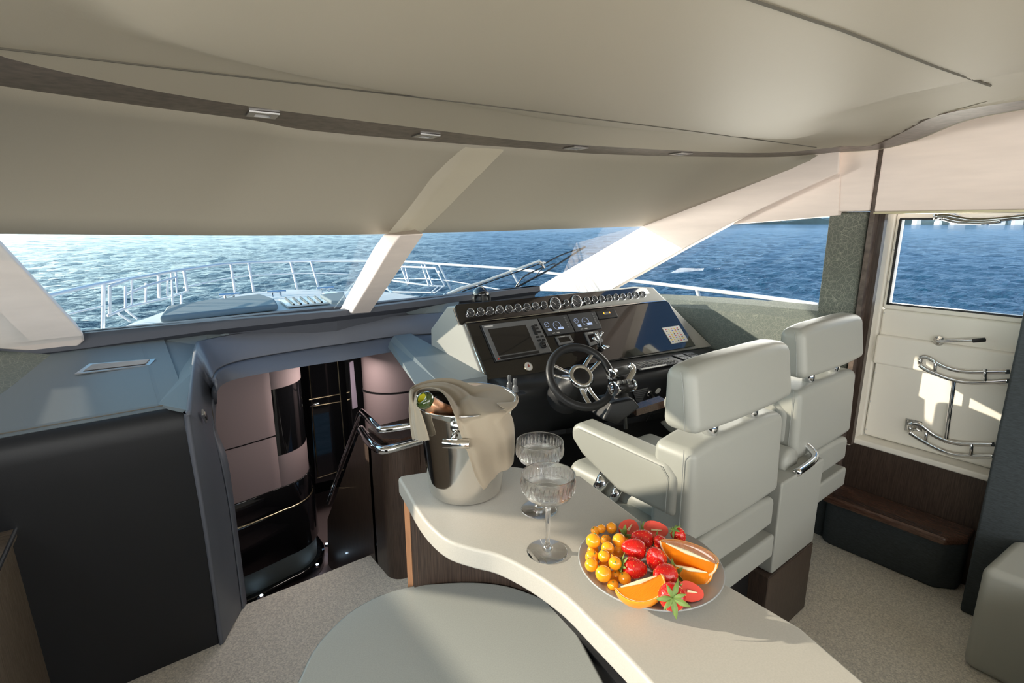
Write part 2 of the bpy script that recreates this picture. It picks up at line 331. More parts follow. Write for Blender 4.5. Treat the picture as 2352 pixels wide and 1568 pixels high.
for i, (u, v) in enumerate([(528, 688), (636, 681), (748, 672)]):
    c = Zp(u, v, DZ+.02); t = thing('mooring_cleat', ['polished cleat on the port edge of the foredeck', 'polished cleat in the middle of the foredeck', 'polished cleat near the bow beside the centre pillar'][i], 'cleat', c, 'cleats on the foredeck')
    P('horn', tube([c+V((-.12, 0, .07)), c+V((.12, 0, .07))], .018), 'chrome', t); [P('post', tube([c+V((k_, 0, 0)), c+V((k_, 0, .07))], .016), 'chrome', t) for k_ in (-.05, .05)]
# anchor windlass seen by the centre pillar
c = Zp(760, 690, DZ)
t = thing('anchor_windlass', 'grey anchor winch with a flat cover at the bow beside the centre pillar', 'windlass', c)
P('cover', poly([Zp(u, v, DZ+.1) for u, v in [(735, 685), (790, 678), (800, 700), (760, 700)]], (0, 0, .05)), 'padgrey', t, bev=.02)
P('base', lathe(c, (0, 0, 1), [(0, 0), (.12, 0), (.1, .1), (0, .1)], 16), 'steel', t, smooth=True)
# bow rail
RZ = 1.0
rp = [(109, 679), (238, 650), (364, 629), (422, 619), (530, 605), (667, 600), (800, 599), (918, 600), (1008, 606), (1173, 617), (1299, 631), (1437, 643), (1586, 661), (1773, 685), (1880, 700)]
rail3 = [Zp(u, v, RZ) for u, v in rp]
def rdist(u):
    for i in range(len(rp)-1):
        if rp[i][0] <= u <= rp[i+1][0]:
            q = lerp(rail3[i], rail3[i+1], (u-rp[i][0])/(rp[i+1][0]-rp[i][0])); return math.hypot(q.x, q.y)
    q = rail3[0] if u < rp[0][0] else rail3[-1]; return math.hypot(q.x, q.y)
def RP(u, v): return HD(u, v, rdist(u))
t = thing('bow_rail', 'polished steel guard rail running round the whole bow', 'railing', Zp(238, 755, DZ))
P('top_rail', tube(spline([rail3[0]+(rail3[0]-rail3[1])*1.5]+rail3, 5), .017, 8), 'railing', t, smooth=True)
for pts in ([(422, 660), (530, 638), (600, 631), (714, 627), (800, 629)], [(905, 640), (1010, 642), (1150, 665), (1195, 669)], [(109, 735), (170, 718), (236, 703)]):
    P('mid_rail', tube(spline([RP(*q) for q in pts], 4), .009, 6), 'railing', t, smooth=True)
for a, b2 in (((238, 650), (236, 765)), ((364, 629), (366, 684)), ((422, 619), (430, 668)), ((530, 606), (541, 677)), ((571, 604), (583, 671)), ((667, 600), (683, 664)), ((714, 600), (733, 664)), ((921, 604), (938, 655)), ((1008, 606), (1038, 668)), ((1173, 618), (1203, 673)), ((1412, 642), (1424, 672)), ((1600, 662), (1612, 700))):
    A = RP(*a); B = HD(b2[0], b2[1], rdist(a[0])); P('stanchion', tube(spline([A, lerp(A, B, .6)+V((0, 0, 0)), B], 3), .017, 8), 'railing', t, smooth=True)
def gate(name, label, segs, d=0):
    base = HD(segs[0][0][0], segs[0][0][1], rdist(segs[0][0][0])-d); t = thing(name, label, 'gate', base, 'steel gates of the bow rail')
    for i, s in enumerate(segs):
        P('frame_bar' if i < 4 else 'upright', tube([HD(u, v, rdist(u)-d-.12*math.sin(k*1.5)) for k, (u, v) in enumerate(s)], .014 if i < 4 else .011, 7), 'railing', t, smooth=True)
gate('rail_gate', 'steel boarding gate on the port side of the bow rail', [[(252, 725), (252, 658)], [(252, 658), (300, 640), (395, 622)], [(248, 725), (300, 703), (380, 685), (432, 668)], [(290, 675), (340, 655), (405, 636)], [(288, 658), (288, 708)], [(303, 640), (303, 700)], [(335, 650), (335, 692)], [(385, 637), (385, 678)], [(394, 625), (397, 705)], [(404, 624), (407, 672)], [(417, 674), (417, 700)], [(268, 718), (300, 738)], [(288, 711), (315, 732)]], .05)
gate('rail_gate', 'steel boarding gate on the starboard side of the bow rail, right of the centre pillar', [[(890, 638), (905, 645), (980, 655), (1022, 658)], [(905, 611), (1000, 615), (1022, 655)], [(880, 660), (900, 670), (1000, 672)], [(1000, 615), (1010, 626)], [(918, 604), (936, 652)], [(930, 610), (940, 652)], [(968, 608), (985, 656)], [(975, 606), (994, 656)], [(1018, 658), (1000, 672)], [(1006, 658), (990, 672)], [(882, 650), (898, 672)]], .05)
# wiper
def WP(u, v): return Yp(u, v, 2.9-.25*(690-v)/130)
t = thing('windshield_wiper', 'long silver windshield wiper resting outside the starboard windshield pane', 'wiper', WP(1030, 680))
P('pivot', ball(WP(1024, 680), .02), 'brushed', t, smooth=True)
P('arm', tube([WP(1020, 680), WP(1060, 662), WP(1100, 650), WP(1235, 600), WP(1252, 603)], [.012, .012, .008, .007, .007], 8), 'deckw', t, smooth=True)
P('arm_rod', tube([WP(1060, 670), WP(1110, 652), WP(1238, 606)], .004, 6), 'satin', t)
P('clamp', join(box(*[0]*6) if 0 else ball(WP(1243, 604), .018, 8, 6), tube([WP(1238, 598), WP(1250, 614)], .009, 6)), 'brushed', t)
P('blade', tube([WP(1178, 664), WP(1260, 620), WP(1344, 566)], .007, 6), 'satin', t)
P('blade_bridge', join(tube(spline([WP(1185, 658), WP(1205, 634), WP(1250, 612)], 4), .005, 6), tube(spline([WP(1250, 606), WP(1290, 585), WP(1335, 570)], 4), .005, 6), tube(spline([WP(1230, 635), WP(1245, 618), WP(1270, 606), WP(1280, 609)], 3), .0035, 6)), 'satin', t)

# ================================================================== SHELL
PW = -.75                                                        # port wall
P('floor', poly([(PW-.05, -2, 0), (3.1, -2, 0), (3.1, 2.19, 0), (PW-.05, 2.19, 0)], (0, 0, -.05)), 'carpet'); st(bpy.data.objects['floor'])
sf = [(-700, 60), (-300, 145), (0, 197), (347, 246), (587, 277), (714, 300), (1041, 329), (1200, 340), (1366, 353), (1632, 360), (1792, 360), (1930, 349), (2026, 342), (2111, 320), (2218, 278), (2352, 251), (2500, 225)]
si = [(-700, -140), (-300, 0), (0, 129), (347, 207), (587, 246), (714, 263), (1041, 304), (1200, 323), (1366, 335), (1632, 349), (1792, 350), (1930, 337), (2005, 334), (2074, 304), (2159, 264), (2352, 230), (2500, 212)]
def sz(u): return 1.82+.03*max(0, min(1, u/1900))
SF = [Zp(u, v, sz(u)) for u, v in sf]; SI = [Zp(u, v, sz(u)) for u, v in si]
SF = spline(SF, 4); SI = spline(SI, 4)
P('trim_1', loft([SF, SI]), 'stripwood', sol=.02, off=1); st(bpy.data.objects['trim_1'])
# thicken upwards: give the strip a light fillet edge
P('trim_2', tube([p+V((0, .006, .004)) for p in SF[8:]], .006, 6), 'liner', smooth=True); st(bpy.data.objects['trim_2'])
# front slope down to the windshield head
wa = [(-700, 530), (-300, 534), (0, 537), (347, 540), (587, 541), (714, 540), (860, 538), (960, 535), (1100, 532), (1250, 527), (1380, 523), (1475, 520)]
hy = lambda u: 1.97
WA = spline([Yp(u, v, 1.97+.10*max(0, (u-860)/615)**1.5) for u, v in wa[:-1]]+[Xp(1475, 520, 2.6)], 4)
nb = 4*11+1; import bisect
def resamp(pts, n, end=None):
    L = [0]
    for a, b2 in zip(pts, pts[1:]): L.append(L[-1]+(b2-a).length)
    out = []
    for i in range(n):
        s = L[-1]*i/(n-1); k = min(max(bisect.bisect_right(L, s)-1, 0), len(pts)-2); out.append(lerp(pts[k], pts[k+1], (s-L[k])/max(L[k+1]-L[k], 1e-9)))
    return out
kend = 4*11
A_ = resamp(WA, 60); B_ = resamp(SF[:kend+1], 60)
rows = []
for k in range(9):
    s = k/8; rows.append([lerp(a, b2, s)+V((0, 0, .03*math.sin(math.pi*s)*(1-(i_/59)**3))) for i_, (a, b2) in enumerate(zip(A_, B_))])
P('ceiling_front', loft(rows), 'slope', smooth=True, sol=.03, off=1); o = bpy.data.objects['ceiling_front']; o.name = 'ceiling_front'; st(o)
def pix(P_): q = P_-EYEP; k = q.dot(fw); return 1176+FOC*q.dot(rt)/k, 784-FOC*q.dot(up)/k
SLG = rows
from mathutils.bvhtree import BVHTree
sg_ = loft(SLG); SB = BVHTree.FromPolygons(sg_[0], sg_[1])
def SLP(u, v):
    h = SB.ray_cast(EYEP, ray(u, v).normalized()); return h[0] if h[0] else Yp(u, v, 1.5)
# main ceiling: dished panel inside the strip
edge = SI+[V((SI[-1].x, -2.2, SI[-1].z))]
edge = resamp(edge, 140); cen = V((.6, -1.3, 0)); rows = []
prof = [(0, 0), (.03, .006), (.10, .018), (.17, .028), (.205, .033), (.215, .036), (.225, .034), (.25, .026), (.29, .016), (.34, .008), (.42, .002), (.55, -.002), (.75, -.003), (.95, -.002), (1.3, 0), (1.8, 0), (2.4, 0), (9, 0)]
for d, hh in prof:
    r = []
    for p in edge:
        dv = V((cen.x-p.x, cen.y-p.y, 0)); L = dv.length; q = p+dv*(min(d, L*.98)/L)
        dd_ = min(math.hypot(q.x-e2.x, q.y-e2.y) for e2 in edge)
        if d == 0: dd_ = 0
        for (d0, h0), (d1, h1) in zip(prof, prof[1:]):
            if dd_ <= d1: hh2 = lerp(h0, h1, (dd_-d0)/(d1-d0)); break
        q.z = lerp(p.z, 1.84, min(1, dd_))+hh2; r.append(q)
    rows.append(r)
P('ceiling', loft(rows), 'liner', smooth=True); st(bpy.data.objects['ceiling'])
# roof skin over everything so no sky leaks in
P('wall_roof', poly([(-.8, -2.4, 2.12), (3.2, -2.4, 2.12), (3.2, 1.0, 2.12), (2.9, 1.75, 2.06), (-.8, 1.75, 2.06)], (0, 0, .05)), 'gel'); st(bpy.data.objects['wall_roof'])
P('wall_roof_front', poly([(-.74, 1.7, 2.08), (2.9, 1.7, 2.08), (2.75, 2.02, 1.58), (-.74, 2.02, 1.58)], (0, .03, .03)), 'gel'); st(bpy.data.objects['wall_roof_front'])
# seams
cg = loft(rows); CB = BVHTree.FromPolygons(cg[0], cg[1])
def CL(u, v):
    h = CB.ray_cast(EYEP, ray(u, v).normalized()); return h[0] if h[0] else Zp(u, v, 1.84)
sm = [(-300, 60), (0, 110), (510, 170), (1100, 239), (1579, 299), (1898, 341)]
def pxs(pts, n=40): return [(lerp(V(a+(0,)), V(b2+(0,)), k/n).x, lerp(V(a+(0,)), V(b2+(0,)), k/n).y) for a, b2 in zip(pts, pts[1:]) for k in range(n)]
P('trim_3', tube([CL(*q) for q in pxs(sm, 14)], .0028, 5), 'seam'); st(bpy.data.objects['trim_3'])
P('trim_4', tube([CL(*q) for q in pxs([(1600, -45), (1730, 0), (1938, 70), (2138, 148), (2290, 202)], 10)], .003, 5), 'seam'); st(bpy.data.objects['trim_4'])
# downlights
for i, (u, v, s) in enumerate([(603, 262, 40), (978, 311, 31), (1322, 339, 28), (1563, 352, 24)]):
    z = sz(u)-.001; c = Zp(u, v, z); d = Zp(u+20, v+2, z)-c; d.normalize(); e = V((-d.y, d.x, 0)); 
    t = thing('square_downlight', ['square recessed downlight, leftmost in the dark ceiling strip', 'square recessed downlight left of the centre pillar top', 'square recessed downlight, third from the left in the strip', 'small square recessed downlight, rightmost in the strip'][i], 'ceiling light', c, 'square downlights in the ceiling strip')
    r1, r2 = .036, .019
    def sq(r, zz): return [c+d*(a*r)+e*(b2*r)+V((0, 0, zz)) for a, b2 in ((-1, -1), (1, -1), (1, 1), (-1, 1))]
    P('bezel', loft([sq(r1, 0), sq(r1, -.004), sq(r2, -.005), sq(r2, .004)], True), 'brushed', t)
    P('lens', (sq(r2, .002)+sq(r2, .006), hexa(sq(r2, .002), sq(r2, .006))[1]), 'cream', t)
# windshield head/center pillar
def strip(name, Lp, Rp, dep, m, bev=.012, parent=None):
    rows = [[a, b2, b2+V(dep), a+V(dep)] for a, b2 in zip(Lp, Rp)]
    o = P(name, loft(rows, True, True), m, parent, bev=bev); return o
pl_ = [Zp(780, 716, 1.11), Yp(870, 560, 2.02), Yp(885, 538, 1.95)]+[SLP(*q) for q in ((932, 480), (985, 408), (1044, 342))]
pm_ = [Zp(800, 720, 1.105), Yp(905, 565, 2.0), Yp(918, 538, 1.93)]+[SLP(*q) for q in ((966, 480), (1022, 410), (1084, 345))]
pr_ = [Zp(845, 716, 1.11), Yp(945, 560, 1.99), Yp(962, 536, 1.95)]+[SLP(*q) for q in ((1022, 480), (1090, 410), (1158, 348))]
pl_[:3] = [Zp(776, 717, 1.12), Yp(857, 570, 2.04), Yp(880, 538, 1.95)]
for k_, (u, v) in enumerate([(808, 720), (896, 572), (920, 539)]): pm_[k_] = Xp(u, v, pl_[k_].x+.005)
for k_, (u, v) in enumerate([(852, 717), (955, 566), (975, 537)]): pr_[k_] = Yp(u, v, pm_[k_].y+.02)
rows = [[a, b2, c, c+V((.0, .07, .02)), a+V((.06, .02, .0))] for a, b2, c in zip(pl_[:3], pm_[:3], pr_[:3])]
P('trim_5', loft(rows, True, True), 'pink', bev=.008); st(bpy.data.objects['trim_5'])
def pxl(pts, n=5): return [lerp(V(a+(0,)), V(b2+(0,)), k/n) for a, b2 in zip(pts, pts[1:]) for k in range(n)]+[V(pts[-1]+(0,))]
La, Ma, Ra = pxl([(887, 534), (932, 480), (985, 408), (1052, 336)]), pxl([(920, 534), (966, 480), (1022, 410), (1086, 339)]), pxl([(966, 533), (1022, 480), (1090, 410), (1160, 343)])
up_ = []
for k_, (a, b2, c) in enumerate(zip(La, Ma, Ra)):
    A, B, C_ = SLP(a.x, a.y), SLP(b2.x, b2.y), SLP(c.x, c.y); f_ = 1 if k_ < 11 else (15-k_)/4.
    up_.append([A+V((0, .006, .012)), lerp(A, B, .5)+V((0, -.014, -.020))*f_, B+V((0, -.012, -.014))*f_+V((0, 0, -.002)), C_+V((0, -.002, -.004))*f_, C_+V((0, .006, .012))])
P('trim_6', loft(up_), 'liner', smooth=True, sol=.01); st(bpy.data.objects['trim_6'])
# port A pillar
pa = [PL(u, v, V((0, 2.5, 1.1)), V((0, 1, 1))) for u, v in [(-700, 800), (0, 803), (105, 810), (140, 816), (170, 808), (196, 783), (193, 768), (100, 668), (0, 560), (-130, 420), (-700, 420)]]
P('trim_7', poly(pa, (-.02, .07, .04)), 'pink', bev=.012); st(bpy.data.objects['trim_7'])
# windshield sill strip
sl1 = [Zp(u, v, 1.15) for u, v in [(150, 770), (195, 765), (480, 738), (780, 714), (1020, 684), (1240, 657)]]
sl1 = [V((-.8, 2.5, 1.15))]+sl1
sl2 = [V((-.8, 2.5, 1.09))]+[p+V((0, -.005, -k_)) for p, k_ in zip(sl1[1:], (.055, .055, .038, .024, .03, .03))]
P('trim_8', loft([[p+V((0, .05, 0)) for p in sl1], sl1, sl2, [p+V((0, .05, -.03)) for p in sl2]], True, False), 'sill'); st(bpy.data.objects['trim_8'])
P('wall_front', loft([[p+V((0, .04, -.01)) for p in sl1], [V((p.x, p.y+.06, 1.0)) for p in sl1]]), 'sill', sol=.02); st(bpy.data.objects['wall_front'])
# windshield panes
def pane(name, pts):
    o = P(name, poly(pts, (0, .006, .004)), 'pane'); return st(o)
pane('window_1', [sl1[1]+V((0, .05, 0)), sl1[4]+V((.03, .07, 0)), Yp(905, 530, 2.02), Yp(-250, 520, 2.02), V((-.3, 2.35, 1.15))])
pane('window_2', [sl1[4]+V((0, .07, 0)), sl1[-1]+V((.06, .06, 0)), Yp(1490, 512, 2.03), Yp(905, 530, 2.03)])
# port side, out of view: window, header and lining shaped for the sun patches
st(P('wall_port', poly([(PW, -2, 0), (PW, 2.6, 0), (PW, 2.6, 1.1), (PW, 2.35, 1.25), (PW, -2, 1.25)], (-.06, 0, 0)), 'darkfab'))
st(P('wall_port_head', poly([(PW, -2, 1.66), (PW, 1.95, 1.66), (PW, 1.75, 2.1), (PW, -2, 2.1)], (-.06, 0, 0)), 'pink'))
st(P('window_3', poly([(PW-.03, -2, 1.25), (PW-.03, 2.35, 1.25), (PW-.03, 1.95, 1.66), (PW-.03, -2, 1.66)], (-.006, 0, 0)), 'pane'))
for y in (-.6,): st(P('trim_9', box(PW-.05, PW, y-.06, y+.06, 1.25, 1.66), 'pink'))
# starboard side
SX = 2.6
def sx(u, v, x=SX): return Xp(u, v, x)
# A pillar + roof beam
beam = [sx(1238, 668), sx(1240, 656), sx(1475, 520), sx(1640, 455)+V((0, 0, .05)), sx(1800, 398)+V((0, 0, .05)), sx(1926, 352)+V((0, 0, .05)), sx(1926, 397), sx(1800, 455), sx(1680, 512), sx(1585, 563), sx(1408, 663), sx(1400, 672)]
P('trim_10', poly(beam, (.1, .03, 0)), 'pink', bev=.006); st(bpy.data.objects['trim_10'])
fas = [sx(1926, 397, 2.66), sx(1800, 455, 2.66), sx(1680, 512, 2.66), sx(1905, 498, 2.66), sx(1925, 487, 2.66)]
P('wall_starboard_head', poly([sx(1930, 380, 2.66), sx(1800, 445, 2.66), sx(1665, 515, 2.66), sx(1760, 508, 2.66), sx(1925, 494, 2.66)], (.1, 0, 0)), 'pink'); st(bpy.data.objects['wall_starboard_head'])
# side window glass
P('window_4', poly([sx(1340, 720, 2.78), sx(1400, 650, 2.78), sx(1640, 500, 2.78), sx(1960, 440, 2.78), sx(1940, 760, 2.78)], (.006, 0, 0)), 'pane'); st(bpy.data.objects['window_4'])
# textured side panel with sill ledge
tp = [(1395, 668), (1500, 674), (1600, 679), (1750, 689), (1960, 706)]
T0 = [sx(u, v, 2.78) for u, v in tp]; T1 = [sx(u, v+3, 2.70)+V((0, 0, 0)) for u, v in tp]
T1 = [V((2.70, p.y, p.z-.02)) for p in T0]; T2 = [V((2.64, p.y, p.z-.055)) for p in T0]; T3 = [V((2.62, p.y, .62)) for p in T0]; T4 = [V((2.8, p.y, .0)) for p in T0]
T3b = [V((2.62, p.y, .28)) for p in T0]
P('wall_starboard', loft([T0, T1, T2, T3]), 'sidefab', smooth=False, sol=.015); st(bpy.data.objects['wall_starboard'])
P('wall_starboard_low', box(2.72, 2.78, .92, 2.5, 0, .66), 'darkfab'); st(bpy.data.objects['wall_starboard_low'])
o = P('side_cubby', poly([sx(1735, 790, 2.58), sx(1735, 880, 2.58), sx(1900, 900, 2.58), sx(1900, 845, 2.58), sx(1800, 800, 2.58)], (.06, 0, 0)), 'wcab', bev=.004); tag(o, 'small brown wooden locker face on the side panel beside the far helm seat', 'locker')
# column by the door
P('trim_11', poly([(2.69, 1.075, .3), (2.69, .915, .3), (2.69, .915, 1.598), (2.69, 1.075, 1.598)], (.1, 0, 0)), 'fabric', bev=.012); st(bpy.data.objects['trim_11'])
P('trim_12', poly([(2.665, 1.075, 1.60), (2.665, .905, 1.60), (2.665, .905, 1.9), (2.665, 1.075, 1.9)], (.1, 0, 0)), 'pink', bev=.008); st(bpy.data.objects['trim_12'])
P('trim_13', box(2.675, 2.72, .885, .905, .3, 1.92), 'stripwood'); st(bpy.data.objects['trim_13'])
P('trim_14', box(2.72, 2.755, .86, .905, .52, 1.6), 'wdark'); st(bpy.data.objects['trim_14'])
P('wall_door_head', poly([(2.66, .885, 1.597), (2.66, -2, 1.597), (2.66, -2, 2.08), (2.66, .35, 2.08), (2.66, .885, 1.93)], (.16, 0, 0)), 'pink', bev=.006); st(bpy.data.objects['wall_door_head'])
P('trim_15', box(2.655, 2.83, -.5, .885, 1.588, 1.597), 'gold'); st(bpy.data.objects['trim_15'])
# dark wall aft of the door
P('wall_aft_starboard', box(2.6, 2.95, -2, .35, 0, 1.588), 'darkfab', bev=.01); st(bpy.data.objects['wall_aft_starboard'])
# door
dx = 2.88
t = thing('door_1', 'x', 'x', (dx, .6, .53)); del t['label'], t['category']; st(t)
zt = 1.62; wy0 = Xp(2056, 600, dx).y; wz0 = Xp(2050, 697, dx).z; wz1 = Xp(2070, 503, dx).z
P('panel', join(box(dx, dx+.05, .1, .865, .53, .86), box(dx-.03, dx+.05, .1, .865, .9, 1.04), box(dx, dx+.05, .1, .865, .86, 1.16)), 'gel', t, bev=.012)
P('window_frame', join(box(dx, dx+.05, wy0, .865, 1.16, zt), box(dx, dx+.05, .1, wy0+.01, wz1, zt), box(dx, dx+.05, .1, wy0+.01, 1.16, wz0)), 'gel', t, bev=.006)
P('gasket', join(box(dx-.004, dx, .1, wy0+.006, wz0-.006, wz0+.002), box(dx-.004, dx, wy0-.002, wy0+.008, wz0-.006, wz1), box(dx-.004, dx, .1, wy0+.006, wz1-.003, wz1+.004)), 'rubber', t)
P('pane', box(dx+.02, dx+.026, .1, wy0, wz0, wz1), 'pane', t)
hp = Xp(2158, 782, dx-.03); he = Xp(2258, 780, dx-.06)
hnd = P('handle', lathe(hp, (-1, 0, 0), [(0, -.002), (.021, 0), (.021, .012), (.012, .014), (.012, .03), (0, .031)], 24), 'steel', t, smooth=True)
P('lever', tube([hp+V((-.03, 0, 0)), he], [.007, .006], 10), 'chrome', hnd, smooth=True)
P('grip', tube([lerp(hp, he, .82)+V((-.03, 0, 0)), he+(he-hp)*.04], [.008, .009], 10), 'rubber', hnd, smooth=True)
for k in range(7): P('screw', ball(V((dx-.001, .856, .56+.145*k)), .0035, 8, 6), 'brushed', t)
# door jamb
P('trim_16', join(box(2.87, 2.93, .867, 1.06, .5, 1.6), box(2.755, 2.87, .875, .93, .5, 1.6)), 'gel', bev=.006); st(bpy.data.objects['trim_16'])
# threshold, riser and step
P('trim_17', box(2.80, 2.96, .2, .93, .50, .528), 'gel', bev=.008); st(bpy.data.objects['trim_17'])
st(P('wall_threshold', box(2.82, 2.86, .2, .93, 0, .5), 'wdark'))
t = thing('boarding_step', 'dark wooden boarding step with grooved tread below the side door', 'step', (2.72, .65, 0))
P('tread', poly([(2.62, .44, .24), (2.70, .38, .24), (2.815, .38, .24), (2.815, .93, .24), (2.63, .93, .24), (2.61, .90, .24)], (0, 0, .035)), 'wdarkh', t, bev=.01)
for k in range(3): P('groove', tube([V((2.635+.014*k, .46, .2755)), V((2.635+.014*k, .88, .2755))], .0016, 5), 'satin', t)
P('base', poly([(2.68, .46, 0), (2.74, .39, 0), (2.815, .39, 0), (2.815, .92, 0), (2.69, .92, 0), (2.67, .88, 0)], (0, 0, .24)), 'darkfab', t, bev=.015)
# folding hinges on the door
def hp3(u, v, x=2.84): return Xp(u, v, x)
def hinge(name, lab, pl4, arms, posts, roller):
    t = thing(name, lab, 'hinge', hp3(*pl4[0], 2.87), 'folding steel hinges of the side door')
    P('mounting_plate', poly([hp3(u, v, 2.872) for u, v in pl4], (.006, 0, 0)), 'steel', t, bev=.002)
    for arm in arms: P('arm', tube(spline([hp3(u, v, 2.835) for u, v in arm], 6), .0055, 8, flat=1.9), 'chrome', t, smooth=True)
    for a, b2 in posts: P('pin', tube([hp3(*a, 2.835), hp3(*b2, 2.835)], .0075, 10), 'chrome', t, smooth=True)
    P('roller', tube([hp3(*roller[0], 2.845), hp3(*roller[1], 2.845)], .011, 12), 'steel', t, smooth=True)
    for k in ((.15, .2), (.15, .8), (.85, .2)):
        a = lerp(lerp(V(pl4[0]+(0,)), V(pl4[1]+(0,)), k[0]), lerp(V(pl4[3]+(0,)), V(pl4[2]+(0,)), k[0]), k[1]); P('bolt', ball(hp3(a.x, a.y, 2.87), .004, 8, 6), 'steel', t)
hinge('door_hinge', 'polished folding hinge arm at mid height of the side door', [(2100, 805), (2143, 812), (2143, 838), (2098, 834)], [[(2112, 822), (2130, 820), (2170, 842), (2220, 853), (2320, 853)], [(2112, 838), (2135, 852), (2190, 872), (2240, 878), (2320, 874)]], [((2148, 828), (2148, 852)), ((2263, 847), (2262, 875))], ((2114, 822), (2114, 836)))
hinge('door_hinge', 'polished folding hinge arm at the foot of the side door', [(2080, 960), (2118, 968), (2118, 992), (2077, 988)], [[(2088, 976), (2110, 974), (2150, 1002), (2200, 1018), (2285, 1020)], [(2088, 992), (2115, 1010), (2170, 1038), (2220, 1047), (2285, 1047)]], [((2127, 990), (2127, 1012)), ((2232, 1018), (2230, 1045))], ((2090, 976), (2090, 990)))
hinge('door_hinge', 'slim steel closing arm along the top of the door window', [(2180, 487), (2196, 488), (2196, 497), (2180, 497)], [[(2150, 497), (2175, 496), (2230, 505), (2290, 503), (2360, 496)], [(2165, 500), (2200, 508), (2250, 510), (2300, 506)]], [((2150, 492), (2150, 502))], ((2150, 490), (2150, 504)))
o = P('hinge_rod', tube([hp3(2192, 872), hp3(2172, 1016)], .0085, 14), 'chrome', smooth=True); tag(o, 'upright polished steel rod joining the two folding door hinges', 'rod')

# ================================================================== PORT DASH
K = .2167
def dz(y): return .97+(y-1.95)*K
prof = [(2.60, dz(2.6)), (2.2, dz(2.2)), (1.99, dz(1.99)), (1.962, .968), (1.94, .955), (1.925, .93), (1.922, .89), (1.93, .8), (2.02, 0), (2.3, 0), (2.6, .5)]
xs = [PW, -.5, -.2, 0, .178]
t = thing('port_dashboard', 'broad blue grey leather dashboard on the port side with shade painted on its front', 'dashboard', (-.3, 2.1, 0))
P('top', loft([[V((x, y, z)) for y, z in prof[:4]+[(2.0, .9), (2.6, .9)]] for x in xs], True, True), 'dash', t, smooth=False)
P('front_panel', loft([[V((x, y, z)) for y, z in prof[3:9]+[(2.3, 0), (2.3, .9), (2.0, .93)]] for x in xs], True, True), 'dash_shaded', t, bev=.006)
P('seam', tube([(x, 1.972, dz(1.972)+.001) for x in (PW, .165)], .002, 5), 'seam', t)
def dpl(u, v): return PL(u, v, V((0, 1.95, .97)), V((0, -K, 1)))
# dash top to the right of the companionway corner (runs behind the header)
hd_o = [(454, 792), (473, 780), (560, 764), (700, 746), (800, 737), (897, 726), (1040, 716)]
HO = [Zp(u, v, 1.075) for u, v in hd_o]
top2 = [HO[0], HO[1]]+HO[2:]
rear = [V((p.x+.03, 2.62, 1.105)) for p in top2]; rear[0].x = .16
R_ = resamp(spline([Zp(477, 757, 1.105), Zp(600, 745, 1.11), Zp(780, 723, 1.12), Zp(900, 709, 1.12), Zp(1055, 693, 1.12)], 4), 16)
HF = resamp(spline(HO[1:], 4), 16)
P('top_strip', loft([[p+V((0, .06, .0)) for p in R_], R_, HF]), 'dash', t, sol=.015)
P('top_strip_corner', poly([Zp(437, 943, .968), V((.1, 1.985, dz(1.985)+.001)), V((.1, 2.56, dz(2.56)+.001)), Zp(475, 756, 1.106), Zp(475, 781, 1.075), Zp(456, 792, 1.062), Zp(447, 850, 1.03)], (0, 0, -.012)), 'dash', t)
g = [dpl(172, 860), dpl(345, 855), dpl(358, 826), dpl(190, 835)]; g = [Zp(172, 861, 1.046), Zp(345, 840, 1.04), Zp(358, 826, 1.052), Zp(205, 838, 1.062)]
nn = V((0, -K, 1)).normalized()
v_ = thing('vent_grille', 'slim silver air vent grille set in the blue grey dashboard top', 'vent', g[0])
P('frame', slab([p+nn*.001 for p in g], .004, nn), 'brushed', v_)
gi = [lerp(lerp(g[0], g[1], a), lerp(g[3], g[2], a), b2)+nn*.0052 for a, b2 in ((.08, .15), (.92, .15), (.92, .85), (.08, .85))]
P('opening', slab(gi, .001, nn), 'satin', v_)
for k in range(8):
    a = lerp(gi[0], gi[3], (k+.5)/8); b2 = lerp(gi[1], gi[2], (k+.5)/8); P('louvre', tube([a+nn*.002, b2+nn*.002], .0018, 5), 'brushed', v_)
# port side ledge (textured)
lg = [V((-.15, 2.49, 1.082)), V((-.30, 2.2, 1.026)), V((-.46, 1.85, .96)), V((-.74, 1.85, 1.05)), V((-.74, 2.49, 1.16)), V((-.3, 2.49, 1.12))]
st(P('trim_18', join(poly(lg, (0, 0, -.03))), 'sidefab'))
# companionway surround
O_ = [V((.187, 2.01, 0)), V((.183, 1.96, .5)), V((.172, 1.905, .90)), Zp(439, 940, .972), Zp(446, 850, 1.035)]+[Zp(u, v, 1.08) for u, v in hd_o]
I_ = [V((.285, 2.17, 0)), V((.285, 2.17, .45)), V((.275, 2.165, .66)), Xp(489, 985, .275), Xp(487, 900, .29)]+[Zp(u, v, zz) for u, v, zz in [(488, 868, 1.0), (510, 843, .99), (570, 825, .985), (700, 803, .985), (800, 789, .985), (904, 774, .985), (1040, 764, .985)]]
mid = [lerp(a, b2, .5)+V((.0, -.012, .012)) for a, b2 in zip(O_, I_)]
O1 = [p+V((-.01, .0, .0)) for p in O_]
t = thing('companionway_surround', 'padded grey leather surround of the stairway opening to the lower cabin', 'surround', (.25, 2.1, 0))
P('padding', loft([spline(O1, 4), spline([lerp(a, b2, .04)+V((0, -.006, .004)) for a, b2 in zip(O_, I_)], 4), spline(mid, 4), spline([lerp(a, b2, .96)+V((0, -.006, .004)) for a, b2 in zip(O_, I_)], 4), spline(I_, 4)]), 'pad', t, smooth=True, sol=.02)
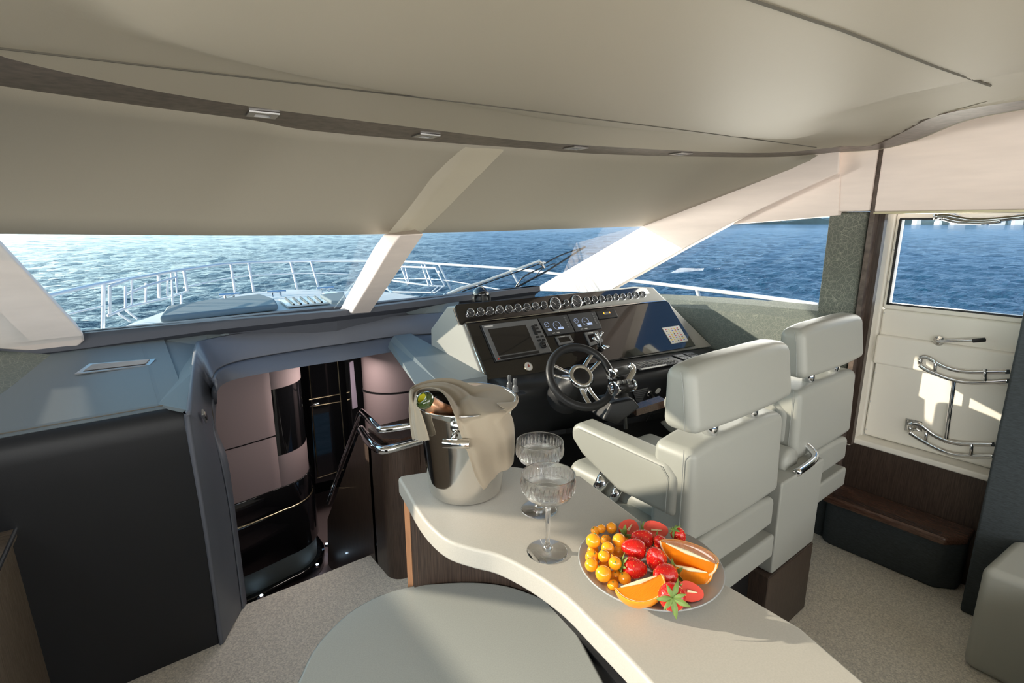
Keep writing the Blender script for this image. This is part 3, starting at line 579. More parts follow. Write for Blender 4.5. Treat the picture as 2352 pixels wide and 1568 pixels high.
L2 = [V((.31, 2.2, 0)), V((.31, 2.2, .45)), V((.305, 2.2, .66)), Xp(497, 985, .30), Xp(497, 930, .305)]+[Zp(u, v, zz) for u, v, zz in [(499, 900, .955), (520, 878, .945), (580, 862, .94), (700, 841, .94), (800, 826, .94), (889, 810, .94), (1040, 792, .94)]]
P('inner_lip', loft([spline(I_, 4), spline([lerp(a, b2, .15)+V((.004, -.006, 0)) for a, b2 in zip(I_, L2)], 4), spline(L2, 4), spline([p+V((0, .05, 0)) for p in L2], 4)]), 'pad', t, smooth=True, sol=.01)
c = lerp(O_[3], I_[3], .5); a_ = (I_[3]-O_[3]).normalized(); b_ = V((0, 0, 1)); b_ = (b_-a_*b_.dot(a_)).normalized(); n_ = a_.cross(b_).normalized()
if n_.y > 0: n_ = -n_
sc_ = PL(467, 956, O_[3]+n_*.012, n_)
t2 = thing('light_switch', 'narrow chrome switch plate on the grey stairway surround', 'switch', sc_)
sl_ = (PL(478, 975, sc_, n_)-PL(458, 935, sc_, n_)).normalized(); sw = n_.cross(sl_).normalized()
P('plate', slab([sc_+sl_*a*.038+sw*b2*.011 for a, b2 in ((-1, -1), (1, -1), (1, 1), (-1, 1))], .006, n_), 'brushed', t2, bev=.001)
P('rocker', slab([sc_+n_*.006+sl_*a*.03+sw*b2*.006 for a, b2 in ((-.2, -1), (.7, -1), (.7, 1), (-.2, 1))], .004, n_), 'satin', t2)
P('rocker', slab([sc_+n_*.006+sl_*a*.03+sw*b2*.006 for a, b2 in ((-.9, -1), (-.35, -1), (-.35, 1), (-.9, 1))], .004, n_), 'chrome', t2)
# small wooden cabinet at the lower left
cz = .70
ct = [Zp(86, 1103, cz), Zp(0, 1290, cz)]; e1 = ct[1]+(ct[1]-ct[0])*2
t = thing('side_cabinet', 'brown wooden side cabinet with polished edge at the lower left', 'cabinet', (-.4, 1.5, 0))
C4 = [ct[0], e1, V((PW+.02, e1.y, cz)), V((PW+.02, ct[0].y, cz))]
P('body', poly([V((p.x-(.015 if i < 2 else 0), p.y-(.01 if i in (0, 3) else 0), 0)) for i, p in enumerate(C4)], (0, 0, cz-.03)), 'wcab', t, bev=.004)
P('top', poly([p-V((0, 0, .03)) for p in C4], (0, 0, .03)), 'wcab', t, bev=.005)
P('chrome_strip', tube([C4[0]+V((.001, 0, -.004)), C4[1]+V((.001, 0, -.004))], .006, 8), 'chrome', t)
P('lower_strip', tube([C4[0]+V((-.012, 0, -.04)), C4[1]+V((-.012, 0, -.04))], .0025, 8), 'chrome', t)

# ================================================================== LOWER CABIN
st(P('wall_lower_port', box(.14, .2, 2.2, 3.8, -.75, .79), 'wdark'))
st(P('wall_stair_port', poly([(.285, 2.26, -.75), (.285, 2.26, .97), (.27, 2.72, .97), (.27, 2.72, -.75)], (-.05, 0, 0)), 'wdark'))
st(P('wall_lower_front', box(.1, 2.4, 3.75, 3.8, -.75, .80), 'satin'))
st(P('wall_lower_starboard', box(2.3, 2.36, 2.0, 3.8, -.75, .79), 'satin'))
st(P('floor_lower', box(.1, 2.4, 2.19, 3.8, -.80, -.425), 'cabin'))
st(P('ceiling_lower', poly([(.1, 2.58, .985), (2.4, 2.58, .985), (2.4, 3.8, .80), (.1, 3.8, .80)], (0, 0, .02)), 'satin'))
st(P('wall_stair_riser', box(.3, .86, 2.19, 2.22, -.70, -.052), 'cabin'))
t = thing('stair_tread', 'mauve grey stair tread just below the edge of the carpet', 'stair', (.58, 2.35, -.22)); 
P('board', box(.31, .845, 2.225, 2.46, -.26, -.22), 'cabin', t, bev=.01)
# curved cabin cabinet
def plan(k=1.0, off=0.0, x1=.82):
    pts = [(.30, 2.74-off), (.45, 2.755-off), (.58, 2.78-off)]
    r = .2+off
    for i in range(9):
        a = -math.pi/2+math.pi/2*i/8*1.0; pts.append((x1-.2+r*math.cos(a)*1.0, 2.99+r*math.sin(a)))
    pts.append((x1+off, 3.4)); return pts
def wallseg(z0, z1, off=0, s=None, e=None):
    pts = plan(off=off)[s:e]; f = [V((x, y, z0)) for x, y in pts]; g_ = [V((x, y, z1)) for x, y in pts]
    return loft([f, g_])
t = thing('curved_cabin_unit', 'curved mauve leather cabinet unit with black base in the lower cabin', 'cabinet', (.55, 2.9, -.7))
P('upper_panel', wallseg(.475, .93, 0, 0, 4), 'cabin', t, smooth=True, sol=.02)
P('middle_panel', wallseg(.18, .465, 0, 0, 4), 'cabin', t, smooth=True, sol=.02)
P('corner_panel', wallseg(.72, .93, 0, 3, None), 'cabin', t, smooth=True, sol=.02)
P('corner_panel', wallseg(.18, .355, 0, 3, None), 'cabin', t, smooth=True, sol=.02)
P('mirror_panel', wallseg(.355, .72, -.002, 3, None), 'black', t, smooth=True, sol=.01)
P('backing', wallseg(.17, .93, -.02), 'satin', t, smooth=True, sol=.01)
P('black_band', wallseg(.055, .178, .012), 'black', t, smooth=True, sol=.02)
P('metal_line', wallseg(.045, .055, .014), 'gold', t, smooth=True, sol=.02)
P('black_drum', wallseg(-.22, .045, .022), 'black', t, smooth=True, sol=.02)
P('kick_panel', wallseg(-.35, -.22, .005), 'padgrey', t, smooth=True, sol=.02)
P('base_ring', wallseg(-.42, -.35, .045), 'black', t, smooth=True, sol=.04)
lm = mat('led', (.8, .9, 1), .3, emis=((.6, .8, 1), 14))
for i, (u, v) in enumerate([(578, 1350), (715, 1287), (741, 1203)]):
    pts = plan(off=.06); k = [1, 6, 10][i]; q = V((pts[k][0], pts[k][1], -.345))
    t3 = thing('floor_light', 'tiny lit courtesy light at the foot of the curved cabinet, %s' % ['nearest the stairs', 'on the curve', 'farthest round the curve'][i], 'light', q, 'courtesy lights at the curved cabinet foot')
    P('housing', lathe(q, (0, 0, 1), [(.012, -.01), (.012, .004), (.008, .005)], 12), 'chrome', t3); P('lens', lathe(q+V((0, 0, .002)), (0, 0, 1), [(0, 0), (.008, 0), (.008, .004), (0, .004)], 12), lm, t3)
area('cabin_fill', (1.0, 2.75, .80), (.8, 2.9, -.4), .3, .3, 2.2, (1, .88, .8))  # added fill lamp without a fitting, brightens the lower cabin
# black door with gold lines
t = thing('cabin_door', 'tall glossy black cabin door with thin gold lines in the lower cabin', 'door', (1.05, 3.42, -.7))
P('leaf', poly([Yp(708, 835, 3.3), Yp(793, 820, 3.3), Yp(815, 1090, 3.3), Yp(725, 1110, 3.3)], (0, .03, 0)), 'black', t)
def gl(a, b2, y=3.295, r=.0035): return tube([Yp(*a, y), Yp(*b2, y)], r, 6)
for a, b2 in (((709, 838), (730, 1090)), ((775, 828), (792, 1030)), ((710, 918), (782, 905)), ((712, 934), (783, 922)), ((728, 1098), (790, 1078))): P('inlay_line', gl(a, b2), 'gold', t)
P('handle', tube([Yp(712, 932, 3.27), Yp(733, 926, 3.25)], .008, 8), 'chrome', t, smooth=True)
cpx0, cpx1 = Yp(795, 830, 3.1).x, Yp(848, 820, 3.1).x
t = thing('cabin_post', 'glossy black post with a narrow mauve strip beside the black cabin door', 'post', (cpx0, 3.1, -.425))
P('column', box(cpx0+.01, cpx1, 3.1, 3.16, -.425, .86), 'black', t, bev=.005)
P('mauve_strip', poly([Yp(803, 833, 3.09), Yp(812, 828, 3.09), Yp(822, 935, 3.09), Yp(810, 940, 3.09)], (0, .01, 0)), mat('mauve_lacquer', (.34, .28, .36), .3), t, bev=.003)
t = thing('curved_cabin_wall', 'curved mauve leather wall panel right of the black cabin post', 'panel', (1.4, 2.9, -.7))
cw = [(1.18+.22*(1-math.cos(a)), 2.98-.2*math.sin(a)) for a in [i*math.pi/2/8 for i in range(9)]]+[(1.9, 2.78)]
P('upper_panel', loft([[V((x, y, .565)) for x, y in cw], [V((x, y, .92)) for x, y in cw]]), 'cabin', t, smooth=True, sol=.02)
P('lower_panel', loft([[V((x, y, -.7)) for x, y in cw], [V((x, y, .55)) for x, y in cw]]), 'cabin', t, smooth=True, sol=.02)
P('groove', loft([[V((x, y+.01, .545)) for x, y in cw], [V((x, y+.01, .57)) for x, y in cw]]), 'satin', t, smooth=True, sol=.01)
# wood bulkhead at the stairs
t = thing('stair_bulkhead', 'dark wooden bulkhead with rounded corner beside the stairway', 'bulkhead', (.9, 2.2, -.7))
P('side_panel', poly([(.85, 2.1, .63), (.85, 2.22, .62), (.85, 2.80, -.10), (.85, 2.92, -.70), (.85, 2.1, -.70)], (.03, 0, 0)), 'wdark', t)
cr = [(.85, 2.13)]+[(.85+.07*(1-math.cos(a)), 2.0-.07*math.sin(a)) for a in [i*math.pi/2/6 for i in range(7)]]+[(1.0, 1.93)]
P('rounded_corner', loft([[V((x, y, 0)) for x, y in cr], [V((x, y, .64)) for x, y in cr]]), 'wdark', t, smooth=True, sol=.02, off=-1)
P('aft_panel', box(1.005, 1.3, 1.935, 1.955, 0, .64), 'wdark', t)
P('cap', poly([(.86, 2.14, .64), (.86, 1.99, .64), (.92, 1.94, .64), (1.25, 1.94, .64), (1.25, 2.14, .64)], (0, 0, .02)), 'wdarkh', t)
t = thing('grab_rail', 'polished chrome double handrail over the stairway bulkhead', 'handrail', (.85, 2.2, .6))
UR = [V((.855, 2.19, .735)), V((.84, 2.06, .74)), V((.845, 1.96, .742)), V((.87, 1.92, .742)), V((.96, 1.90, .742)), V((1.15, 1.90, .742))]
UR = [Zp(u, v, .735) for u, v in [(830, 945)]]+[Zp(848, 962, .745), Zp(868, 982, .745), Zp(885, 986, .745), Zp(950, 976, .745), Zp(1010, 968, .745)]
LR = [Zp(u, v, .665) for u, v in [(828, 985), (845, 1010), (868, 1030), (890, 1032), (950, 1016), (1010, 1000)]]
P('upper_rail', tube(spline(UR, 6), .014, 12), 'chrome', t, smooth=True)
P('lower_rail', tube(spline(LR, 6), .018, 12), 'chrome', t, smooth=True)
P('sloping_rail', tube([UR[0], UR[0]+V((.0, .04, -.03)), Xp(815, 985, .85), Xp(753, 1155, .85)], .011, 10), 'black', t, smooth=True)
P('sloping_glint', tube([UR[0]+V((-.008, 0, -.015)), Xp(810, 990, .84), Xp(751, 1150, .84)], .005, 10), 'chrome', t, smooth=True)

# ================================================================== HELM CONSOLE
cs = thing('helm_console', 'grey and gloss black helm console packed with round gauges and screens', 'console', (1.8, 1.8, 0))
g0, g1, g2 = V((1.19, 1.91, 1.2)), V((2.41, 1.865, 1.2)), V((1.2, 1.885, 1.135))
GN = (g1-g0).cross(g2-g0).normalized(); GN = GN if GN.y < 0 else -GN
p0, p1, p2 = V((1.2, 1.885, 1.135)), V((2.47, 1.745, 1.135)), V((1.21, 1.73, .92))
PN = (p1-p0).cross(p2-p0).normalized(); PN = PN if PN.y < 0 else -PN
def GP(u, v, h=0): q = PL(u, v, g0+GN*h, GN); return q
def PP(u, v, h=0): q = PL(u, v, p0+PN*h, PN); return q
def z3(x, y): return (980+x*.30612, 640+y*.30612)
def ony(o, n, x, z): return o.y-((x-o.x)*n.x+(z-o.z)*n.z)/n.y
def ends(x, zt, zb):
    z = 1.135
    for _ in range(40): z += (ony(g0, GN, x, z)-ony(p0, PN, x, z))*-.5
    lo, hi = 1.0, 1.19
    for _ in range(40):
        m_ = (lo+hi)/2
        if ony(g0, GN, x, m_) < ony(p0, PN, x, m_): hi = m_
        else: lo = m_
    z = (lo+hi)/2; e = .003
    return [(x, ony(g0, GN, x, zt)+e, zt), (x, ony(g0, GN, x, z)+e, z), (x, ony(p0, PN, x, zb)+e, zb)]
Ls0 = [(1.2, 1.915, 1.20), (1.2, 1.885, 1.13), (1.2, 1.725, .915), (1.2, 1.80, .875), (1.2, 2.16, .92), (1.2, 2.155, 1.065), (1.2, 2.0, 1.19)]
Rs0 = [(2.44, 1.875, 1.20), (2.49, 1.75, 1.13), (2.53, 1.475, .915), (2.53, 1.6, .86), (2.6, 2.2, .92), (2.6, 2.2, 1.065), (2.45, 1.98, 1.19)]
rb_ = PP(1645, 797); lb_ = PP(1112, 870)
Ls = ends(1.2, 1.20, lb_.z)+Ls0[3:]; Rs = ends(2.47, 1.20, rb_.z); Rs[0] = (2.42,)+tuple(Rs[0][1:]); Rs[2] = (rb_.x,)+tuple(Rs[2][1:]); Rs += [(2.53, 1.75, .86), (2.6, 2.2, .92), (2.6, 2.2, 1.065), (2.45, 1.98, 1.19)]
P('housing', loft([[V(p) for p in Ls], [V(p) for p in Rs]], True, True), 'grey', cs, bev=.006)
gs = [z3(x, y) for x, y in [(205, 215), (212, 200), (230, 193), (1610, 66), (1640, 72), (1655, 90), (1695, 162), (1600, 182), (290, 328), (262, 352), (240, 340)]]
P('gauge_panel', slab([GP(*q) for q in gs], .008, GN), 'panel', cs, bev=.002)
ms = [z3(x, y) for x, y in [(240, 358), (290, 335), (1600, 184), (1780, 165), (1812, 185), (1820, 230), (1960, 560), (1890, 570), (455, 772)]]
ms = [z3(x, y) for x, y in [(296, 336), (1600, 186), (1785, 165), (1815, 185), (1835, 230), (2010, 508), (1400, 612), (462, 770)]]
mp_ = P('main_panel', slab([PP(*q) for q in ms], .008, PN), 'panel', cs, bev=.002)
P('panel_trim', join(tube([PP(*z3(290, 345), .004), PP(*z3(452, 770), .004)], .003, 6), tube([GP(*z3(200, 222), .004), GP(*z3(245, 350), .004)], .003, 6)), 'steel', cs)
P('front_lip', tube([PP(*z3(290, 332), .012), PP(*z3(1600, 182), .012), PP(*z3(1785, 165), .01)], .003, 6), 'chrome', cs)
gx = [(323, 258), (397, 251), (469, 243), (541, 234), (610, 228), (678, 221), (745, 216), (809, 207), (873, 200), (958, 190), (1040, 184), (1118, 172), (1196, 166), (1252, 158), (1307, 154), (1361, 148), (1414, 142), (1465, 138), (1514, 133), (1566, 126), (1616, 119)]
gu = (g1-g0).normalized(); gv = GN.cross(gu).normalized()
if gv.z < 0: gv = -gv
for i, q in enumerate(gx):
    c = GP(*z3(*q), .008); r = .0335 if i in (9, 11) else .0195
    if i == 10: r = .017
    G = P('gauge', lathe(c, GN, [(0, 0), (r*.9, 0), (r*.9, .004), (0, .004)], 28), 'dial', cs)
    P('bezel', lathe(c, GN, [(r*.82, .003), (r*.86, .010), (r*.95, .012), (r, .008), (r, 0)], 28), 'chrome', G, smooth=True)
    a = 2.3+random.random()*.8; d = gu*math.cos(a)+gv*math.sin(a)
    P('needle', tube([c+GN*.006-d*r*.15, c+GN*.006+d*r*.65], .0006 if r < .03 else .001, 5), 'mark', G)
    tk = []
    for k in range(7 if r < .03 else 11):
        aa = -.6+k*(4.3/(6 if r < .03 else 10)); dd = gu*math.cos(aa)+gv*math.sin(aa); tk.append(tube([c+GN*.0055+dd*r*.66, c+GN*.0055+dd*r*.76], .0007, 4))
    P('scale_marks', join(*tk), 'mark', G)
    if r > .03: P('reset_knob', lathe(c-gv*r*.55+GN*.004, GN, [(0, 0), (.004, 0), (.004, .006), (0, .006)], 10), 'satin', G)
def dev(name, pts, h, m, par=None, base=.008, bev=.003): return P(name, slab([PP(*z3(*q), base) for q in pts], h, PN), m, par or cs, bev=bev)
def quad(pts, a0, b0, a1, b1):                                    # sub-rectangle of a device in its own fractions
    A, B, C_, D = [V((x, y, 0)) for x, y in pts]; f = lambda a, b2: (lambda r: (r.x, r.y))(lerp(lerp(A, B, a), lerp(D, C_, a), b2))
    return [f(a0, b0), f(a1, b0), f(a1, b1), f(a0, b1)]
cp = [(395, 350), (825, 300), (938, 558), (512, 630)]
d_ = dev('chart_plotter', cp, .006, 'satin'); dev('bezel', quad(cp, .02, .02, .985, .98), .010, 'plast2', d_)
dev('screen', quad(cp, .09, .15, .75, .86), .0115, 'screen', d_, bev=.001); dev('button_strip', quad(cp, .1, .89, .78, .96), .012, 'satin', d_, bev=.001)
dev('rocker', quad(cp, .83, .2, .885, .46), .015, 'satin', d_)
for a, b2 in ((.91, .2), (.91, .29), (.92, .39), (.86, .52), (.94, .52), (.86, .62), (.94, .62)): dev('button', quad(cp, a-.025, b2-.02, a+.025, b2+.03), .014, 'satin', d_, bev=.001)
kc = PP(*z3(873, 497), .018); P('dial_knob', lathe(kc, PN, [(.0165, 0), (.0165, .006), (.010, .008), (.010, .003), (.005, .004), (.004, .007), (0, .007)], 24), 'satin', d_, smooth=True)
dev('power_button', quad(cp, .05, .925, .075, .96), .013, 'red', d_, bev=.001)
dev('maker_plate', quad(cp, .05, .06, .2, .09), .0105, 'mark', d_, bev=0)
def ring(q, r, par, w=.0012): c = PP(*z3(*q), .016); P('display_ring', lathe(c, PN, [(r-w, 0), (r-w, .0006), (r, .0006), (r, 0)], 30), 'ink', par)
for k, (o4, s4, r1_, r2_) in enumerate([([(830, 300), (1045, 273), (1105, 405), (905, 433)], [(860, 320), (1010, 298), (1065, 390), (905, 408)], (900, 343), (978, 350)), ([(1050, 272), (1255, 248), (1310, 375), (1115, 403)], [(1080, 290), (1225, 268), (1275, 355), (1130, 378)], (1121, 316), (1192, 321))]):
    d_ = dev('engine_display', o4, .012-.004, 'plast'); dev('screen', s4, .0075, 'lcd', d_, bev=0)
    for q, r in ((r1_, .0125), (r2_, .021)):
        c = PP(*z3(*q), .0160); P('dial_ring', lathe(c, PN, [(r-.0012, 0), (r-.0012, .0006), (r, .0006), (r, 0)], 30), 'ink', d_)
        P('dial_needle', tube([c+GN*.001, c+GN*.001+(-gu*.8+gv*.25)*r*.7], .0006, 4), 'ink', d_)
    dev('readout', quad(s4, .55, .68, .8, .85), .0085, 'ink', d_, bev=0); dev('readout', quad(s4, .05, .7, .22, .9), .0082, 'ink', d_, bev=0)
    for j in range(5): dev('soft_key', quad(o4, .84, .12+.13*j, .90, .2+.13*j), .0095, 'plast2', d_, bev=.001)
    for j in range(2): dev('soft_key', quad(o4, .2+.16*j, .88, .3+.16*j, .92), .0088, 'mark', d_, bev=0)
ap = [(1262, 248), (1405, 230), (1434, 290), (1290, 307)]
d_ = dev('alarm_panel', ap, .006, 'satin'); dev('indicator_window', quad(ap, .35, .25, .7, .55), .0065, 'plast2', d_, bev=0)
om = mat('amber_led', (.9, .35, .02), .3, emis=((1, .35, .02), 1.5))
for a in (.36, .66): dev('amber_light', quad(ap, a-.02, .28, a+.02, .42), .0075, om, d_, bev=0)
for pts in ([(958, 440), (1068, 425), (1100, 482), (990, 505)], [(1175, 408), (1275, 395), (1320, 478), (1222, 512)]):
    d_ = dev('autopilot_display', pts, .010, 'plast2'); dev('screen', quad(pts, .12, .2, .85, .75), .0108, 'screen', d_, bev=.001); dev('maker_plate', quad(pts, .25, .06, .6, .12), .0106, 'mark', d_, bev=0)
kp = [(1005, 540), (1110, 528), (1125, 545), (1022, 562)]
d_ = dev('button_pad', kp, .010, 'plast2', bev=.006); dev('red_button', quad(kp, .18, .15, .32, .75), .013, 'red', d_, bev=.001); dev('grey_button', quad(kp, .45, .15, .6, .75), .013, 'satin', d_, bev=.001)
c = PP(*z3(760, 660), .008); d_ = P('round_badge', lathe(c, PN, [(0, 0), (.0205, 0), (.0205, .004), (.0185, .005), (0, .005)], 28), 'paper', cs, smooth=False); d_['label'] = 'round pale badge with a small red figure'
P('badge_rim', lathe(c, PN, [(.0205, 0), (.0215, .004), (.0195, .006)], 28), 'gold', d_)
P('badge_figure', slab([c+PN*.0055+gu*a*.02+gv*b2*.02 for a, b2 in ((-.45, -.6), (.35, -.6), (.3, .1), (.1, .55), (-.1, .6), (-.2, .1))], .0004, PN), mat('badge_red', (.30, .05, .03), .5), d_)
fl = [(1765, 370), (1890, 352), (1962, 468), (1838, 490)]
d_ = P('flag_card', slab([PP(*z3(*q), .0085) for q in fl], .003, PN), 'paper', cs); d_['label'] = 'white card printed with rows of small coloured signal flags'
fc = [mat('flag_%s' % n, c_, .6) for n, c_ in (('red', (.6, .05, .05)), ('blue', (.04, .1, .45)), ('yellow', (.75, .55, .05)), ('black', (.03, .03, .03)))]
for ci, m_ in enumerate(fc):
    gg = []
    for r in range(8):
        for c2 in range(5):
            if (r*3+c2*2+r*c2) % 4 != ci: continue
            a, b2 = .12+c2*.17, .10+r*.105; gg.append(slab([PP(*z3(*q), .0116) for q in quad(fl, a, b2, a+.08, b2+.05)], .0003, PN))
    P('flag_row', join(*gg), m_, d_)
# rounded black vinyl shelf below the panel, loft from left to right
def sh(x, yr, yf): return [(y_, z_+SZ(x)) for y_, z_ in sh0(x, yr, yf)]
def SZ(x): return (lerp(lb_, rb_, max(0, min(1, (x-lb_.x)/(rb_.x-lb_.x)))).z-.918)*1.0
def RY(x): return lerp(lb_, rb_, (x-lb_.x)/(rb_.x-lb_.x)).y
def sh0(x, yr, yf): return [(yr+.06, .90), (yr, .918), (lerp(yr, yf, .5), .912), (yf+.03, .903), (yf+.008, .89), (yf, .865), (yf+.012, .83), (yf+.05, .79), (yf+.07, .74), (yf+.1, .62), (yf+.3, .60)]
secs = [(x, RY(x), RY(x)-d_) for x, d_ in [(1.21, .075), (1.3, .115), (1.5, .145), (1.8, .17), (2.1, .17), (2.4, .16), (2.58, .15)]]
P('vinyl_shelf', loft([[V((x, y, z)) for y, z in sh(x, a, b2)] for x, a, b2 in secs], True, True), 'vinyl', cs, smooth=True)
vg = loft([[V((x, y, z)) for y, z in sh(x, a, b2)] for x, a, b2 in secs]); VB = BVHTree.FromPolygons(vg[0], vg[1])
def VH(u, v, k=2.15):
    h = VB.ray_cast(EYEP, ray(u, v).normalized())
    if not h[0]: return DP(u, v, k), V((0, -1, 0))
    n = h[1] if h[1].dot(h[0]-EYEP) < 0 else -h[1]; return h[0], n
P('lower_cabinet', loft([[V((x, f+.16, .0)), V((x, f+.10, .64)), V((x, 2.2, .85)), V((x, 2.2, 0))] for x, r, f in [(1.3, 1.715, 1.64), (1.9, 1.6, RY(1.9)-.15), (2.56, 1.45, RY(2.56)-.14)]], True, True), 'satin', cs, bev=.01)
P('kick_strip', poly([Zp(1190, 1000, .62), Zp(1500, 955, .62), Zp(1560, 940, .62), Zp(1300, 985, .66)], (0, 0, -.02)), 'vinyl', cs)
def shp(u, v, z=.915): return Zp(u, v, z)
def plate_on(name, pts, z0, z1, h, m, par=None, bev=.001):       # pts: two rear then two front in zoomed pixels
    q = []
    for k_, pt in enumerate(pts):
        z_ = (z0, z0, z1, z1)[k_]; w_ = Zp(*z3(*pt), z_)
        for _ in range(4): w_ = Zp(*z3(*pt), z_+SZ(w_.x))
        q.append(w_)
    return P(name, poly(q, (0, 0, h)), m, par or cs, bev=bev)
kq = [(1505, 637), (1830, 587), (1945, 627), (1600, 690)]
d_ = plate_on('switch_panel', kq, .918, .911, .004, 'plast'); d_['label'] = 'grey switch panel with rows of small pale keys'
for r in range(4):
    for c2 in range(12):
        if r == 1 and c2 > 8: continue
        a, b2 = .12+c2*.07, .12+r*.17
        plate_on('key', quad(kq, a, b2, a+.04, b2+.09), .923, .917, .002, 'mark' if r != 3 else 'plast2', d_, bev=0)
plate_on('pale_strip', quad(kq, .06, .80, .62, .94), .919, .916, .0015, 'mark', d_, bev=0)
for sq4 in ([(1838, 577), (1905, 566), (2005, 602), (1938, 615)], [(1918, 563), (1985, 552), (2070, 588), (2005, 600)]):
    d_ = plate_on('toggle_plate', sq4, .918, .912, .004, 'satin')
    for r in range(2):
        for c2 in range(4): plate_on('toggle', quad(sq4, .1+c2*.22, .15+r*.45, .24+c2*.22, .4+r*.45), .923, .917, .004, 'plast2', d_, bev=0)
# joysticks
for k, (u, v) in enumerate([(1170, 893), (1183, 901)]):
    c = Zp(u, v, .905); j = P('thruster_joystick', lathe(c, (0, 0, 1), [(.0, 0), (.012, 0), (.013, .006), (.009, .010), (.012, .014), (.009, .018), (.011, .022), (.008, .026), (.006, .03), (.006, .037), (.0075, .04), (.0075, .054), (.005, .057), (0, .057)], 16), 'plast2', cs, smooth=True)
P('joystick_plate', poly([Zp(1160, 900, .903), Zp(1200, 896, .903), Zp(1210, 906, .903), Zp(1172, 912, .903)], (0, 0, .003)), 'satin', cs)
# throttle controls
tb = thing('throttle_control', 'chrome and black twin throttle control right of the steering wheel', 'throttle', Zp(1440, 895, .90))
def TD(u, v, k): return DP(u, v, k)
P('upper_lever', tube([TD(1403, 858, 1.98), TD(1448, 846, 2.04)], .017, 16), 'plast', tb, smooth=True)
P('upper_collar', tube([TD(1401, 860, 1.97), TD(1412, 857, 1.985)], .020, 16), 'chrome', tb, smooth=True)
P('lower_lever', tube([TD(1409, 892, 1.96), TD(1450, 884, 2.0)], .023, 18), 'satin', tb, smooth=True)
P('lower_collar', tube([TD(1407, 893, 1.955), TD(1415, 891, 1.965)], .026, 18), 'chrome', tb, smooth=True)
P('end_cap', tube([TD(1447, 885, 1.99), TD(1452, 884, 2.0)], .025, 18), 'chrome', tb, smooth=True)
P('side_arm', tube(spline([TD(1445, 838, 2.0), TD(1455, 848, 2.0), TD(1446, 868, 1.98), TD(1438, 878, 1.97)], 4), .006, 8, flat=2), 'chrome', tb, smooth=True)
for k in range(3): P('button', tube([TD(1420+k*10, 878-k*1.5, 1.945), TD(1426+k*10, 877-k*1.5, 1.95)], .007, 6), 'plast2', tb)
P('mount', tube([TD(1430, 905, 2.02), TD(1430, 870, 2.05)], .024, 12), 'satin', tb, smooth=True)
P('foot_plate', slab([TD(1409, 908, 1.97), TD(1440, 902, 2.0), TD(1441, 909, 1.98), TD(1411, 916, 1.95)], .006, (0, -1, 0)), 'brushed', tb)
# lower front bits
P('key_box', join(poly([DP(u, v, 2.02) for u, v in [(1405, 925), (1455, 915), (1472, 935), (1420, 975), (1385, 965)]], V((.03, .10, 0)))), 'vinyl', cs, bev=.008)
sn = VH(1470, 905)[1]; SPG = [VH(u, v)[0] for u, v in [(1452, 897), (1487, 889), (1472, 922), (1460, 920)]]
sp = P('speaker_grille', slab([p+sn*.001 for p in SPG], .004, sn), 'plast2', cs, bev=.001)
for k in range(6): P('slot', tube([lerp(SPG[0], SPG[3], .1+k*.15)+sn*.006, lerp(SPG[1], SPG[2], .1+k*.15)+sn*.006], .0012, 4), 'satin', sp)
c, sn = VH(1491, 903)
sk = P('power_socket', lathe(c, sn, [(0, -.004), (.018, -.004), (.018, .004), (.012, .006), (0, .006)], 20), 'steel', cs, smooth=True)
P('plug', tube([c+sn*.004, c+sn*.03, c+sn*.035+V((0, 0, -.02))], .009, 10), 'rubber', sk, smooth=True)
P('cable', tube(spline([c+sn*.035+V((0, 0, -.02)), c+sn*.03+V((.0, 0, -.07)), c+sn*.0+V((-.01, 0, -.14))], 4), .003, 6), 'rubber', sk)
c, sn = VH(1511, 897)
P('notice_sticker', lathe(c, sn, [(0, -.003), (.0165, -.003), (.0165, .002), (0, .002)], 24), 'paper', cs)
P('wood_strip', poly([DP(u, v, 2.2) for u, v in [(1462, 940), (1530, 918), (1530, 935), (1462, 955)]], (.02, .05, 0)), 'wdarkh', cs)
P('coiled_hose', tube([DP(1435, 955, 2.05), DP(1437, 985, 2.05)], .008, 8), 'plast', cs)
# steering wheel
WC = DP(1335, 864, 2.03); WN = V((-.24, -.71, .66)).normalized(); wx = V((0, 0, 1)).cross(WN).normalized(); wy = WN.cross(wx).normalized(); R = .127
t = thing('steering_wheel', 'black leather steering wheel with chrome double spokes', 'steering wheel', WC)
def wp(a, r, h=0): return WC+(wx*math.cos(a)+wy*math.sin(a))*r+WN*h
P('rim', tube([wp(2*math.pi*k/48, R) for k in range(49)], .0155, 14, caps=False), 'vinyl', t, smooth=True)
for base in (math.radians(40), math.radians(160), math.radians(280)):
    for s in (-.17, .17):
        P('spoke', tube(spline([wp(base+s*2.0, .036, -.012), wp(base+s*1.4, .07, -.014), wp(base+s, R-.004, 0)], 4), [.012]*4+[.010]*5, 10, flat=.55), 'chrome', t, smooth=True)
        P('rim_clamp', tube([wp(base+s+d, R) for d in (-.04, 0, .04)], .0145, 14), 'chrome', t, smooth=True)
    P('spoke_web', tube([wp(base, .03, -.02), wp(base, .07, -.028)], [.014, .006], 8, flat=.5), 'chrome', t, smooth=True)
P('hub', lathe(WC, WN, [(0, -.03), (.034, -.03), (.049, -.012), (.052, .0), (.045, .009), (.036, .010), (.035, .005), (0, .005)], 36), 'chrome', t, smooth=True)
hc = P('hub_cap', lathe(WC, WN, [(0, .012), (.018, .011), (.030, .008), (.0345, .004), (.033, 0)], 32), 'satin', t, smooth=True)
cl = P('steering_column', lathe(WC, -WN, [(.0, .02), (.028, .02), (.034, .05), (.05, .08), (.055, .13), (.075, .135), (.075, .2)], 24), 'vinyl', t, smooth=True)
